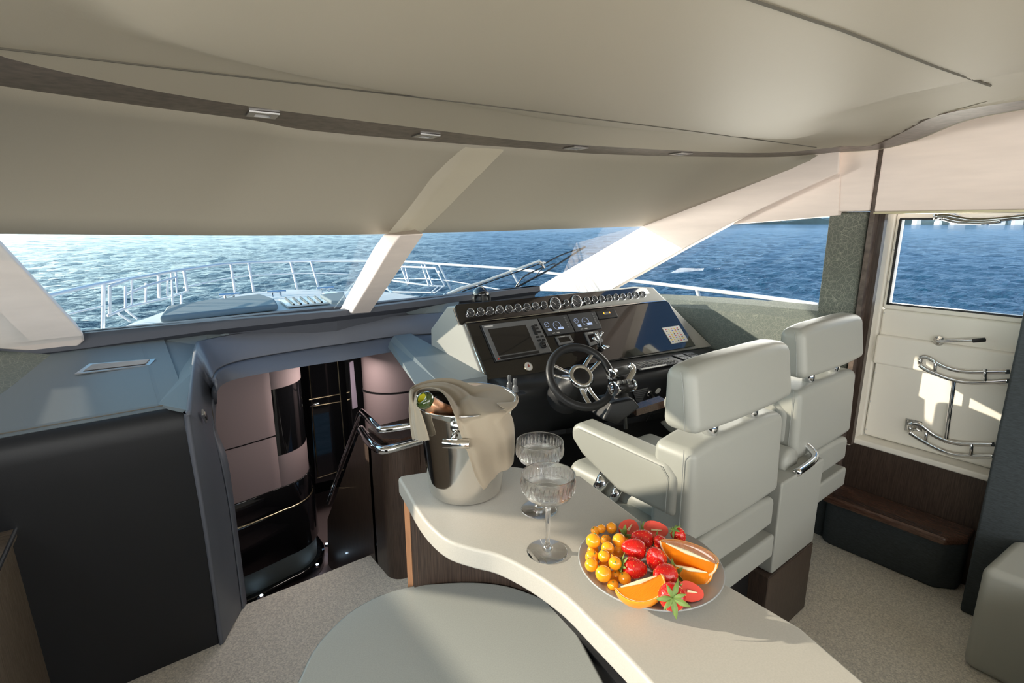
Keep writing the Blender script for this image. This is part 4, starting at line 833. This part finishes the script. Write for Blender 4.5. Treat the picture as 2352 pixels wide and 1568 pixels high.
# horn-shaped chrome figure on the panel
c = PP(1384, 800, .01)
t = thing('jog_levers', 'small cluster of shiny branching lever knobs behind the steering wheel', 'lever', c)
P('stem', tube([c, DP(1378, 795, 2.12)], .012, 10), 'satin', t, smooth=True)
for a, b2 in (((1378, 795), (1370, 768)), ((1372, 780), (1383, 765)), ((1380, 796), (1388, 800)), ((1385, 794), (1396, 797)), ((1373, 786), (1364, 778))):
    P('prong', tube(spline([DP(*a, 2.12), DP((a[0]+b2[0])/2+2, (a[1]+b2[1])/2, 2.1), DP(*b2, 2.1)], 3), .004, 7), 'chrome', t, smooth=True); P('tip', ball(DP(*b2, 2.1), .0065, 10, 8), 'chrome', t, smooth=True)
# compass
c = Zp(1105, 694, 1.12); 
t = thing('compass', 'black domed magnetic compass behind the gauge panel', 'compass', c)
P('base', lathe(c, (0, 0, 1), [(0, 0), (.05, 0), (.052, .02), (.047, .03), (.047, .04), (.05, .045)], 28, caps=False), 'satin', t, smooth=True)
P('dome', lathe(c, (0, 0, 1), [(.046, .04)]+[(.046*math.cos(a), .045+.042*math.sin(a)) for a in [i*math.pi/2/8 for i in range(9)]], 28), 'black', t, smooth=True)
P('hood_ridge', tube([c+V((-.0, -.047*math.cos(a), .045+.044*math.sin(a))) for a in [i*math.pi/8 for i in range(9)]], .004, 6), 'satin', t, smooth=True)
P('lug', join(*[tube([c+V((.052*math.cos(a), .052*math.sin(a), .01)), c+V((.052*math.cos(a), .052*math.sin(a), .045))], .006, 6) for a in (3.4, 4.3, 5.2, 6.0)]), 'satin', t)
# shelf beside console
t = thing('side_shelf', 'grey leather shelf running aft beside the helm console', 'shelf', (1.13, 2.0, .9))
A0, A1 = Yp(905, 771, 2.36), Yp(1062, 872, 1.715); B0, B1 = Yp(891, 797, 2.34), Yp(945, 888, 1.72)
B1 = Yp(960, 893, 1.72)
P('top', hexa([A0, V((1.2, 2.36, A0.z)), V((1.2, 1.70, A1.z)), A1], [A0-V((0, 0, .03)), V((1.2, 2.36, A0.z-.03)), V((1.2, 1.70, A1.z-.03)), A1-V((0, 0, .03))]), 'dash', t)
P('edge_roll', loft([[A0, lerp(A0, B0, .5)+V((-.004, 0, .004)), B0, B0+V((.02, 0, -.03)), A0+V((.02, 0, -.06))], [A1, lerp(A1, B1, .5)+V((-.004, 0, .004)), B1, B1+V((.02, 0, -.03)), A1+V((.02, 0, -.06))]], True, True), 'dash', t, smooth=False)

# ================================================================== HELM SEATS
def seat(name, label, dx_=0, dy_=0, extra=False):
    t = thing(name, label, 'helm chair', (1.5+dx_, .95+dy_, .37), 'white leather helm chairs')
    o = V((dx_, dy_, 0))
    def sb(n, g, b=.02, m='white'): return P(n, ([V(v)+o for v in g[0]], g[1]), m, t, bev=b, seg=5)
    def curvedback(x0, x1, y0, y1, z0, z1, bow=.02, taper=0):
        rows = []
        for k in range(7):
            s = k/6; x = lerp(x0, x1, s); c_ = bow*(1-(2*s-1)**2); e = abs(2*s-1)**4
            zz1 = z1-.02*e; rows.append([V((x, y0-c_, z0)), V((x, y0-c_+taper, zz1)), V((x, y1-c_, zz1)), V((x, y1-c_, z0))])
        return loft(rows, True, True)
    sb('headrest', curvedback(1.205, 1.775, .745, .86, .985, 1.185, .014, .028), .03)
    sb('backrest', curvedback(1.23, 1.77, .755, .90, .64, .945, .006, .01), .028)
    sb('lower_back_pad', curvedback(1.24, 1.745, .752, .86, .52, .645, .004, 0), .02)
    for x in (1.37, 1.60): P('headrest_post', ([V(v)+o for v in tube([V((x, .80, .92)), V((x, .80, 1.005))], .023, 16)[0]], tube([V((x, .80, .92)), V((x, .80, 1.005))], .023, 16)[1]), 'chrome', t, smooth=True)
    sb('seat_cushion', box(1.27, 1.75, .88, 1.30, .56, .70), .04)
    sb('seat_bar', box(1.30, 1.77, .75, 1.25, .385, .475), .012)
    sb('under_seat', box(1.32, 1.74, .80, 1.25, .47, .53), .01)
    # armrest: outline on the side then thickness
    def arm(x, w):
        pts = [(x, .80, .71), (x, .80, .84), (x, .84, .872), (x, .98, .878), (x, 1.20, .885), (x, 1.235, .865), (x, 1.235, .82), (x, 1.18, .775), (x, 1.02, .71)]
        return poly(pts, (w, 0, 0))
    sb('armrest', arm(1.22, .09), .022)
    if not extra: sb('armrest', arm(1.735, .045), .022)
    def th(a): P('stitching', tube([V(p)+o for p in a], .0013, 4), 'piping', t)
    th([(1.217, .83, .72), (1.217, .83, .835), (1.217, .855, .86), (1.217, 1.0, .864), (1.217, 1.19, .868)])
    th([(1.2, .775, 1.0), (1.2, .79, 1.12), (1.2, .80, 1.16)]); th([(1.227, .785, .66), (1.227, .79, .93)])
    # wing below the armrest with control plate
    wg = poly([(1.19, .80, .52), (1.19, .80, .645), (1.19, .98, .655), (1.19, 1.10, .64), (1.19, 1.33, .655), (1.19, 1.36, .64), (1.19, 1.30, .61), (1.19, 1.05, .53)], (.1, 0, 0))
    sb('seat_wing', wg, .015)
    for k in range(2):
        y = 1.17+.075*k; cpz = .655
        q = P('seat_control', ([V(v)+o for v in box(1.205, 1.245, y-.03, y+.03, .648, .660)[0]], box(0, 1, 0, 1, 0, 1)[1]), 'satin', t, bev=.006)
        P('button', ([V(v)+o for v in ball((1.225, y+.01, .66), .007, 10, 6)[0]], ball((0, 0, 0), 1, 10, 6)[1]), 'plast2', q)
    P('arm_hinge', join(*[([V(v)+o for v in g[0]], g[1]) for g in (tube([V((1.25, 1.13, .65)), V((1.26, 1.10, .72))], .022, 14), tube([V((1.25, 1.06, .64)), V((1.26, 1.04, .70))], .016, 14))]), 'chrome', t, smooth=True)
    return t
seat('helm_chair', 'white leather helm chair nearest the bar counter')
seat('helm_chair', 'white leather helm chair farther away, beside the side door', .785, .06, True)
t = thing('seat_console', 'white leather column between the two helm chairs on a dark wooden pedestal', 'pedestal', (1.95, .9, 0))
P('column', box(1.79, 2.13, .755, 1.0, .30, .66), 'white', t, bev=.008)
P('pedestal', box(1.76, 2.12, .75, 1.3, 0, .30), 'wdark', t, bev=.004)
P('pedestal_front', box(1.42, 1.76, .82, 1.3, 0, .385), 'satin', t, bev=.004)
P('arm_pad', lathe(V((1.95, .80, .675)), (0, 1, 0), [(0, 0), (.05, 0), (.055, .02), (.055, .25), (0, .26)], 20), 'white', t, smooth=True)
hr = [V((1.90, .76, .665)), V((2.05, .765, .67)), V((2.10, .79, .685)), V((2.11, .86, .71)), V((2.09, .98, .73)), V((2.03, 1.02, .735))]
P('chrome_frame', tube(spline(hr, 5), .014, 10), 'chrome', t, smooth=True)

# ================================================================== COUNTER + TABLE
CZ = .98; TZ = .73
near = [(914, 1096), (930, 1122), (961, 1176), (993, 1214), (1031, 1242), (1087, 1260), (1143, 1274), (1218, 1312), (1297, 1368), (1368, 1438), (1438, 1508), (1522, 1600)]
NE = spline([Zp(u, v, CZ) for u, v in near], 3); NE.append(V((.50, .0, CZ))); NE.append(V((.5, -.5, CZ)))
fa = [(2010, 1585), (1840, 1440), (1660, 1335), (1500, 1215), (1335, 1092), (1180, 1070), (1060, 1072), (975, 1083), (922, 1091)]
FE = [V((.75, -.5, CZ))]+[Zp(u, v, CZ) for u, v in fa]
t = thing('bar_counter', 'pale solid surface bar counter carrying the ice bucket and fruit plate', 'counter', (.6, .7, 0))
P('worktop', poly(NE+FE, (0, 0, -.042)), 'counter', t, bev=.008)
# wooden support following the near edge, inset
def inset(p, c0=V((.72, .55, CZ)), k=.035):
    d = V((c0.x-p.x, c0.y-p.y, 0)); return p+d.normalized()*k
cu = resamp(spline([Zp(u, v, TZ)+V((.0, .006, 0)) for u, v in [(955, 1352), (1000, 1340), (1087, 1334), (1162, 1342), (1227, 1363), (1297, 1394), (1368, 1450)]]+[V((.62, .2, TZ)), V((.62, -.4, TZ))], 4), 40)
P('curved_front', loft([[V((p.x, p.y, 0)) for p in cu], [V((p.x, p.y, CZ-.043)) for p in cu]]), 'wdark', t, smooth=True, sol=.015)
pb = Zp(931, 1147, .937)
P('end_panel', poly([V((pb.x, pb.y, 0)), V((pb.x+.012, pb.y-.03, 0)), V((pb.x+.10, pb.y-.03, 0)), V((.76, .82, 0)), V((.76, .86, 0)), V((pb.x+.03, pb.y+.01, 0))], (0, 0, CZ-.043)), 'wdark', t)
P('copper_edge', poly([V((pb.x-.004, pb.y, .4)), V((pb.x+.006, pb.y-.035, .4)), V((pb.x+.012, pb.y-.03, .4)), V((pb.x+.002, pb.y+.003, .4))], (0, 0, CZ-.445)), 'copper', t)
P('back_panel', poly([V((.70, .86, 0)), V((.76, .86, 0)), V((.70, .40, 0)), V((.66, -.4, 0)), V((.60, -.4, 0)), V((.64, .40, 0))], (0, 0, CZ-.043)), 'satin', t)
tt = [Zp(u, v, TZ) for u, v in [(640, 1640), (680, 1568), (715, 1495), (760, 1440), (810, 1397), (870, 1365), (935, 1345), (1000, 1337), (1087, 1334), (1162, 1342), (1227, 1363), (1297, 1394)]]
t = thing('low_table', 'grey round-edged table below the bar counter in the foreground', 'table', (.4, .6, 0))
tp_ = spline(tt, 3)+[V((.62, .5, TZ)), V((.6, -.3, TZ)), V((.2, -.3, TZ)), V((.13, .3, TZ))]
P('tabletop', poly(tp_, (0, 0, -.035)), 'table', t, bev=.008)
P('table_leg', lathe(V((.38, .45, 0)), (0, 0, 1), [(0, 0), (.2, 0), (.2, .015), (.05, .04), (.04, .66), (.1, .695)], 24), 'steel', t, smooth=True)
# sofa at the lower right
t = thing('white_sofa', 'pale leather sofa end with grey seat at the lower right corner', 'sofa', (2.45, 0, 0))
P('armrest', poly([(2.26, .272, 0), (2.26, -.6, 0), (2.585, -.6, 0), (2.585, .24, 0)], (0, 0, .40)), 'sofa', t, bev=.03, seg=5)
P('seat_cushion', box(1.45, 2.255, -.9, .045, .32, .46), 'sofafab', t, bev=.04, seg=5)
P('plinth', box(1.55, 2.26, -.9, -.05, 0, .315), 'sofa', t, bev=.01)

# ================================================================== ICE BUCKET, NAPKIN, BOTTLE
base = Zp(1070, 1124, CZ); BC = V((base.x, base.y, CZ)); RR = lambda z: lerp(.080, .108, min(1, max(0, (z-CZ)/.208)))
RZt = CZ+.208
t = thing('ice_bucket', 'polished steel champagne bucket standing on the counter end', 'ice bucket', BC)
P('body', lathe(BC, (0, 0, 1), [(0, .001), (.070, .001), (.078, .008), (.082, .04), (.090, .12), (.103, .193), (.1075, .205), (.111, .209), (.1105, .212), (.106, .211), (.102, .193), (.090, .12), (.078, .03), (0, .025)], 64), 'steel', t, smooth=True)
hc = CY(1050, 1004, BC, .097)
dn = V((hc.x-BC.x, hc.y-BC.y, 0)).normalized(); tn = V((-dn.y, dn.x, 0))
P('handle', tube([hc+dn*.03-tn*.022, hc+dn*.03+tn*.028], .0095, 16), 'steel', t, smooth=True)
P('handle_rose', tube([hc+V((0, 0, .020))-dn*.005, hc+V((0, 0, .020))+dn*.008], .010, 14), 'steel', t, smooth=True)
P('handle_post', tube([hc-dn*.005-tn*.005, hc+dn*.03-tn*.005], .007, 14), 'steel', t, smooth=True)
# bottle
mth = Zp(968, 913, RZt+.036); ax = (mth-V((BC.x+.035, BC.y-.015, CZ+.105))).normalized()
t = thing('champagne_bottle', 'open green champagne bottle with copper neck foil leaning in the bucket', 'bottle', mth-ax*.2)
bt = [(.034, -.205), (.036, -.19), (.036, -.125), (.031, -.105), (.022, -.08), (.0175, -.055)]
P('glass', lathe(mth, ax, [(0, -.205)]+[(r*.95, h) for r, h in bt]+[(.0145, -.02), (.0135, -.018), (.0135, -.004), (.0125, 0), (.0105, 0), (.0095, -.004), (.0095, -.04)], 32), 'bottle', t, smooth=True)
P('lip_ring', lathe(mth, ax, [(.0135, -.018), (.0175, -.016), (.0178, -.006), (.014, -.003)], 32), 'bottle', t, smooth=True)
P('inner_neck', lathe(mth, ax, [(.0094, -.001), (.009, -.03), (0, -.035)], 24), 'bottlein', t, smooth=True)
P('neck_foil', lathe(mth, ax, [(.0150, -.019), (.0165, -.03), (.0185, -.055), (.0235, -.079), (.028, -.093)], 32), 'foil', t, smooth=True)
# napkin
def cyp(u, v, k=.006):
    for z0 in range(3): pass
    r = .1; q = None
    for _ in range(6): q = CY(u, v, BC, r); r = RR(q.z)+k
    return q
def zz(u, v, z): return Zp(u, v, z)
T_ = RZt+.006
eA = [cyp(988, 1012), cyp(972, 960), cyp(958, 925), zz(962, 897, T_+.006), zz(1000, 893, T_+.014), zz(1026, 915, T_+.01), cyp(1045, 958, .009), cyp(1058, 1000, .012), cyp(1075, 1045, .016), cyp(1092, 1095, .022), cyp(1110, 1126, .026)]
eB = [cyp(948, 1010, .004), cyp(941, 960, .004), cyp(940, 915, .008), zz(948, 885, T_+.004), zz(1012, 868, T_+.006), zz(1065, 876, T_+.002), zz(1110, 905, T_-.004), zz(1150, 935, T_-.002), cyp(1176, 960, .008), cyp(1182, 1000, .012), cyp(1181, 1048, .016)]
eA = resamp(spline(eA, 5), 44); eB = resamp(spline(eB, 5), 44); rows = []
for i, (a, b2) in enumerate(zip(eA, eB)):
    r = []; s = i/43
    for k in range(21):
        q = lerp(a, b2, k/20); w_ = k/20
        inside = math.hypot(q.x-BC.x, q.y-BC.y)
        if s > .55:                                              # hanging part follows the wall of the bucket
            rad = RR(min(q.z, RZt))+.007+.018*max(0, s-.6)*(1+.9*math.sin(w_*9+1))
            dv = V((q.x-BC.x, q.y-BC.y, 0));
            if inside < rad and q.z < RZt+.004: L = dv.length; q = V((BC.x+dv.x/L*rad, BC.y+dv.y/L*rad, q.z))
        if s < .22 and q.z < RZt+.003:
            dv = V((q.x-BC.x, q.y-BC.y, 0)); rad = RR(min(q.z, RZt))+.006
            if inside < rad: L = dv.length; q = V((BC.x+dv.x/L*rad, BC.y+dv.y/L*rad, q.z))
        fold = .0045*math.sin(w_*11+s*3)*min(1, 6*s*(1-s)+.2)+.002*math.sin(w_*23+s*9)
        sag = -.006*math.sin(math.pi*w_)*(1 if .3 < s < .62 else 0)
        r.append(q+V((0, 0, fold*.8+sag))+V((-.6, -.78, 0))*abs(fold)*.7)
    rows.append(r)
o = P('linen_napkin', loft(rows), 'linen', smooth=True, sol=.0022, off=0, sub=1); tag(o, 'beige linen napkin draped over the rim of the ice bucket', 'napkin')

# ================================================================== GLASSES
def coupe(u, v, label, sc=1.0, hgt=.150):
    c = Zp(u, v, CZ); t = thing('coupe_glass', label, 'glass', c, 'cut crystal coupes on the counter')
    B = hgt-.052
    pr_ = [(0, 0), (.036, 0), (.0365, .0015), (.034, .003), (.012, .006), (.006, .011), (.0042, .02), (.004, .05), (.0052, B-.012), (.010, B-.003), (.028, B+.004), (.040, B+.013), (.0455, B+.024), (.0465, B+.052), (.0455, B+.053), (.0437, B+.052), (.0427, B+.026), (.037, B+.015), (.026, B+.0075), (.008, B+.003), (0, B+.002)]
    P('stemware', lathe(c, (0, 0, 1), [(r*sc, h) for r, h in pr_], 64), 'glassware', t, smooth=True)
    fl_ = []
    for k in range(36):                                          # cut flutes on the outside of the bowl
        a = 2*math.pi*k/36; e = V((math.cos(a), math.sin(a), 0)); fl_.append(tube([c+e*.0462*sc+V((0, 0, B+.024)), c+e*.0468*sc+V((0, 0, B+.034)), c+e*.0466*sc+V((0, 0, B+.046))], [.0008, .0018, .0004], 6))
    P('cut_flutes', join(*fl_), 'glassware', t, smooth=True)
    w_ = [(0, B+.0028), (.008*sc, B+.0038), (.026*sc, B+.0083), (.0365*sc, B+.0158), (.0420*sc, B+.026), (.0422*sc, B+.030), (0, B+.030)]
    P('wine', lathe(c, (0, 0, 1), w_, 48), 'wine', t, smooth=False)
coupe(1257, 1266, 'cut crystal coupe of clear wine, nearer one beside the fruit plate', 1.0, .150)
coupe(1238, 1170, 'cut crystal coupe half hidden behind the nearer coupe, beside the bucket', 1.0, .150)

# ================================================================== FRUIT PLATE
pc = Zp(1490, 1312, CZ); PR = .118
t = thing('dinner_plate', 'round grey stoneware plate of fruit near the counter edge', 'plate', V((pc.x, pc.y, CZ)))
P('dish', lathe(V((pc.x, pc.y, CZ)), (0, 0, 1), [(0, .002), (.06, .001), (.075, .003), (.1, .011), (PR-.003, .018), (PR, .0195), (PR-.002, .0215), (.1, .0145), (.078, .0075), (.06, .0055), (0, .0055)], 72), 'plate', t, smooth=True)
FB = CZ+.0065
def fz(x, y): return (1300+x*.17857, 1160+y*.17857)
bl = [(455, 345, 52, 1, 'small berry second along the back edge of the heap'), (583, 318, 66, 1, 'berry rearmost of the heap, beside a cut strawberry'), (375, 390, 55, 0, 'berry half hidden behind a bigger one at the back left'),
 (350, 478, 88, 2, 'large berry on top of the heap, back left'), (515, 455, 65, 0, 'shaded berry low in the middle back of the heap'), (685, 450, 82, 2, 'large berry on top of the heap, back right'), (785, 465, 50, 0, 'berry mostly hidden between the heap and a strawberry'),
 (535, 552, 78, 2, 'berry on top at the centre of the heap'), (345, 605, 68, 0, 'berry low at the left rim between two larger ones'), (685, 590, 72, 1, 'berry below the large one at the back right'), (490, 655, 75, 2, 'berry with its pointed tip turned left at the centre'),
 (335, 695, 84, 1, 'berry bulging over the left rim of the heap'), (325, 815, 80, 1, 'berry lowest on the left rim of the heap'), (632, 745, 80, 2, 'bright berry on top beside the dark strawberry leaf'), (640, 655, 62, 0, 'shaded berry under the bright ones on the right'),
 (490, 785, 75, 0, 'berry mostly hidden behind the largest one'), (480, 915, 97, 1, 'largest berry at the front of the heap'), (645, 905, 72, 0, 'shaded berry behind the front row'), (755, 940, 75, 1, 'berry touching the peeled orange wedge'), (605, 1042, 68, 0, 'berry alone at the front edge of the heap')]
for x, y, r, lv, lab in bl:
    u, v = fz(x, y); rw = r*.17857*1.0/1216*1.0; z = FB+rw+[.002, .010, .024][lv]; c = Zp(u, v, z); k = (c-EYEP).dot(fw); rw = r*1.08*.17857*k/1216; z = FB+rw+[0, .008, .021][lv]; c = Zp(u, v, z)
    dpc = math.hypot(c.x-pc.x, c.y-pc.y)
    if dpc > .085: c.z += (dpc-.085)*.35
    ax_ = V((random.uniform(-.5, .5), random.uniform(-.5, .5), .6)).normalized()
    t = thing('golden_berry', 'orange golden '+lab, 'berry', c, 'golden berries heaped on the plate')
    P('fruit', lathe(c, ax_, [(0, -rw*1.04)]+[(rw*math.sin(a), -rw*math.cos(a)) for a in [i*math.pi/12 for i in range(1, 12)]]+[(0, rw*1.0)], 24), 'berry', t, smooth=True)
    P('stem_scar', lathe(c+ax_*rw*.985, ax_, [(0, .0015), (.0012, .001), (.0014, 0)], 8), 'leaf', t)
def leafset(par, c, ax_, r, n=7, lift=.4):
    x, y = frame(ax_); ax_ = V(ax_).normalized(); gs_ = []
    for k in range(n):
        a = 2*math.pi*k/n+random.uniform(-.2, .2); d = x*math.cos(a)+y*math.sin(a); s = ax_.cross(d); L = r*random.uniform(.8, 1.25); li = lift*random.uniform(.2, 1.3)
        base_ = c; m1 = c+d*L*.45+ax_*L*li*.5; tip = c+d*L+ax_*L*(li-.25)
        wd = L*.17; rows_ = [[base_-s*wd*.4, base_+ax_*.0006, base_+s*wd*.4], [m1-s*wd, m1+ax_*.0012, m1+s*wd], [lerp(m1, tip, .6)-s*wd*.6, lerp(m1, tip, .6)+ax_*.001, lerp(m1, tip, .6)+s*wd*.6], [tip-s*wd*.05, tip, tip+s*wd*.05]]
        gs_.append(loft(rows_))
    P('calyx', join(*gs_), 'leaf', par, smooth=True, sol=.0006)
    P('stalk', tube([c, c+ax_*r*.35+x*r*.1], [.0012, .0009], 6), 'leaf', par, smooth=True)
SPF = [(0, 1.0), (.22, .97), (.45, .85), (.68, .62), (.88, .30), (.99, -.02), (1.0, -.3), (.93, -.58), (.7, -.8), (.4, -.9), (0, -.92)]
def strawb(x, y, r, tipdir, lv, label, cut=False, leaf=True):
    # tipdir: world vector from calyx to tip
    u, v = fz(x, y); z = FB+lv; c = Zp(u, v, z); k = (c-EYEP).dot(fw); rw = r*1.12*.17857*k/1216; d = V(tipdir).normalized()
    t = thing('strawberry', label, 'strawberry', c, 'strawberries on the fruit plate')
    if cut:
        n = 20; xx, yy = frame(d); rows_ = []
        ct_ = V((-.35, -.45, .85)); ct_ = (ct_-d*ct_.dot(d)).normalized(); sd_ = d.cross(ct_)
        rows_ = [[c+d*h*rw*1.25+(sd_*math.cos(a)-ct_*math.sin(a))*q*rw for a in [math.pi*j/12 for j in range(13)]] for q, h in SPF]
        P('skin', loft(rows_), 'straw', t, smooth=True)
        n_ = len(SPF); fr = [c+d*h*rw*1.25+sd_*q*rw for q, h in SPF]; bk = [c+d*h*rw*1.25-sd_*q*rw for q, h in SPF]; md = [c+d*h*rw*1.25-ct_*.12*rw*q for q, h in SPF]
        P('cut_face', loft([fr, md, bk]), 'strawcut', t, smooth=True)
        P('pale_core', tube([c+d*rw*.6+ct_*.0003, c-d*rw*.4+ct_*.0003], [.0008, .0022], 8, flat=1), 'pith', t)
    else:
        P('flesh', lathe(c, d, [(q*rw, h*rw*1.25) for q, h in SPF], 28), 'straw', t, smooth=True)
        sd = []
        xx, yy = frame(d)
        for q, h in SPF[2:9]:
            m_ = int(5+q*7)
            for j in range(m_):
                a = 2*math.pi*(j+.5*(int(h*10) % 2))/m_; e = (xx*math.cos(a)+yy*math.sin(a))*q*rw*1.0; sd.append(ball(c+d*h*rw*1.25+e, .00055, 5, 4))
        P('seeds', join(*sd), mat('seed_yellow', (.75, .5, .1), .4) if 'seed_yellow' not in bpy.data.materials else bpy.data.materials['seed_yellow'], t)
    if leaf: leafset(t, c-d*rw*1.12, -d, rw*1.15)
strawb(820, 290, 115, (.9, .3, .15), .022, 'halved strawberry with pale cut face at the back edge of the plate', cut=True)
strawb(1150, 320, 115, (.5, -.55, .05), .026, 'halved strawberry with upright green leaves at the back of the plate', cut=True)
strawb(1450, 385, 80, (.4, -.3, -.6), .030, 'dark strawberry peeping out behind the big orange wedge')
strawb(985, 430, 105, (-.5, .5, .2), .028, 'strawberry behind the longest leaves in the middle of the plate')
strawb(1225, 490, 85, (-.3, .3, .6), .030, 'small bright strawberry left of the big orange wedge')
strawb(870, 560, 118, (-.35, .25, .1), .032, 'glossy strawberry beside the heap of berries, tip pointing back left', leaf=False)
strawb(1160, 680, 118, (-.2, .05, .5), .030, 'bright red strawberry standing at the centre of the plate')
strawb(880, 810, 120, (.45, -.35, -.1), .024, 'dark strawberry with leaf toward the berries, front left')
strawb(1270, 890, 125, (-.6, .1, .2), .028, 'strawberry between the two peeled orange wedges, leaves at its back')
strawb(1610, 1110, 115, (.55, -.55, -.1), .020, 'long strawberry half at the front right of the plate', cut=True)
strawb(1360, 1170, 155, (.45, .35, -.35), .030, 'largest strawberry at the very front, leaves facing the viewer')
def wedge(cx, cy, axis, outv, R_, ang, lv, label):
    u, v = fz(cx, cy); c = Zp(u, v, FB+lv); a_ = V(axis).normalized(); o_ = V(outv); o_ = (o_-a_*o_.dot(a_)).normalized(); s_ = a_.cross(o_)
    c = c-o_*R_*.45
    t = thing('orange_wedge', label, 'orange', c, 'orange wedges on the fruit plate')
    def sh_(r, sq=1.0): return [[c+a_*r*1.08*math.cos(p)+(o_*math.cos(q)+s_*math.sin(q))*r*math.sin(p) for q in [ang*(j/10-.5) for j in range(11)]] for p in [math.pi*i/16 for i in range(17)]]
    o1 = sh_(R_); o2 = sh_(R_*.93)
    P('peel', loft(o1), 'peel', t, smooth=True, sol=R_*.05)
    for side in (0, -1):
        inn = [r[side] for r in o2]; axl = [c+a_*R_*1.0*math.cos(math.pi*i/16) for i in range(17)]; mdl = [lerp(p, q, .5)+s_*(.0015 if side == 0 else -.0015) for p, q in zip(inn, axl)]
        P('pulp', loft([inn, mdl, axl]), 'pulp', t, smooth=True)
        P('pith', loft([[r[side] for r in sh_(R_*.985)], [p+o_*.0 for p in inn]]), 'pith', t, sol=.001)
    P('core', tube([c+a_*R_*.8, c+o_*R_*.04, c-a_*R_*.8], [.001, .0035, .001], 8), 'pith', t, smooth=True)
cam_r = rt; gr = V((rt.x, rt.y, 0)).normalized(); gf = V((fw.x, fw.y, 0)).normalized()
wedge(1600, 650, gr*.8-gf*.7, V((0, 0, -1))+gf*.9+gr*.5, .045, 1.15, .034, 'large orange wedge with white pith along its top edge, right of the plate')
wedge(1600, 880, gr*.9-gf*.35, V((0, 0, -1))+gr*.2+gf*.4, .031, 1.1, .012, 'dark orange wedge lying under the large one')
wedge(990, 1130, gr*.75+gf*.2+V((0, 0, .1)), V((0, 0, -.7))-gf*.7+gr*-.4, .037, 1.3, .024, 'orange wedge with lifted peel at the front of the plate')
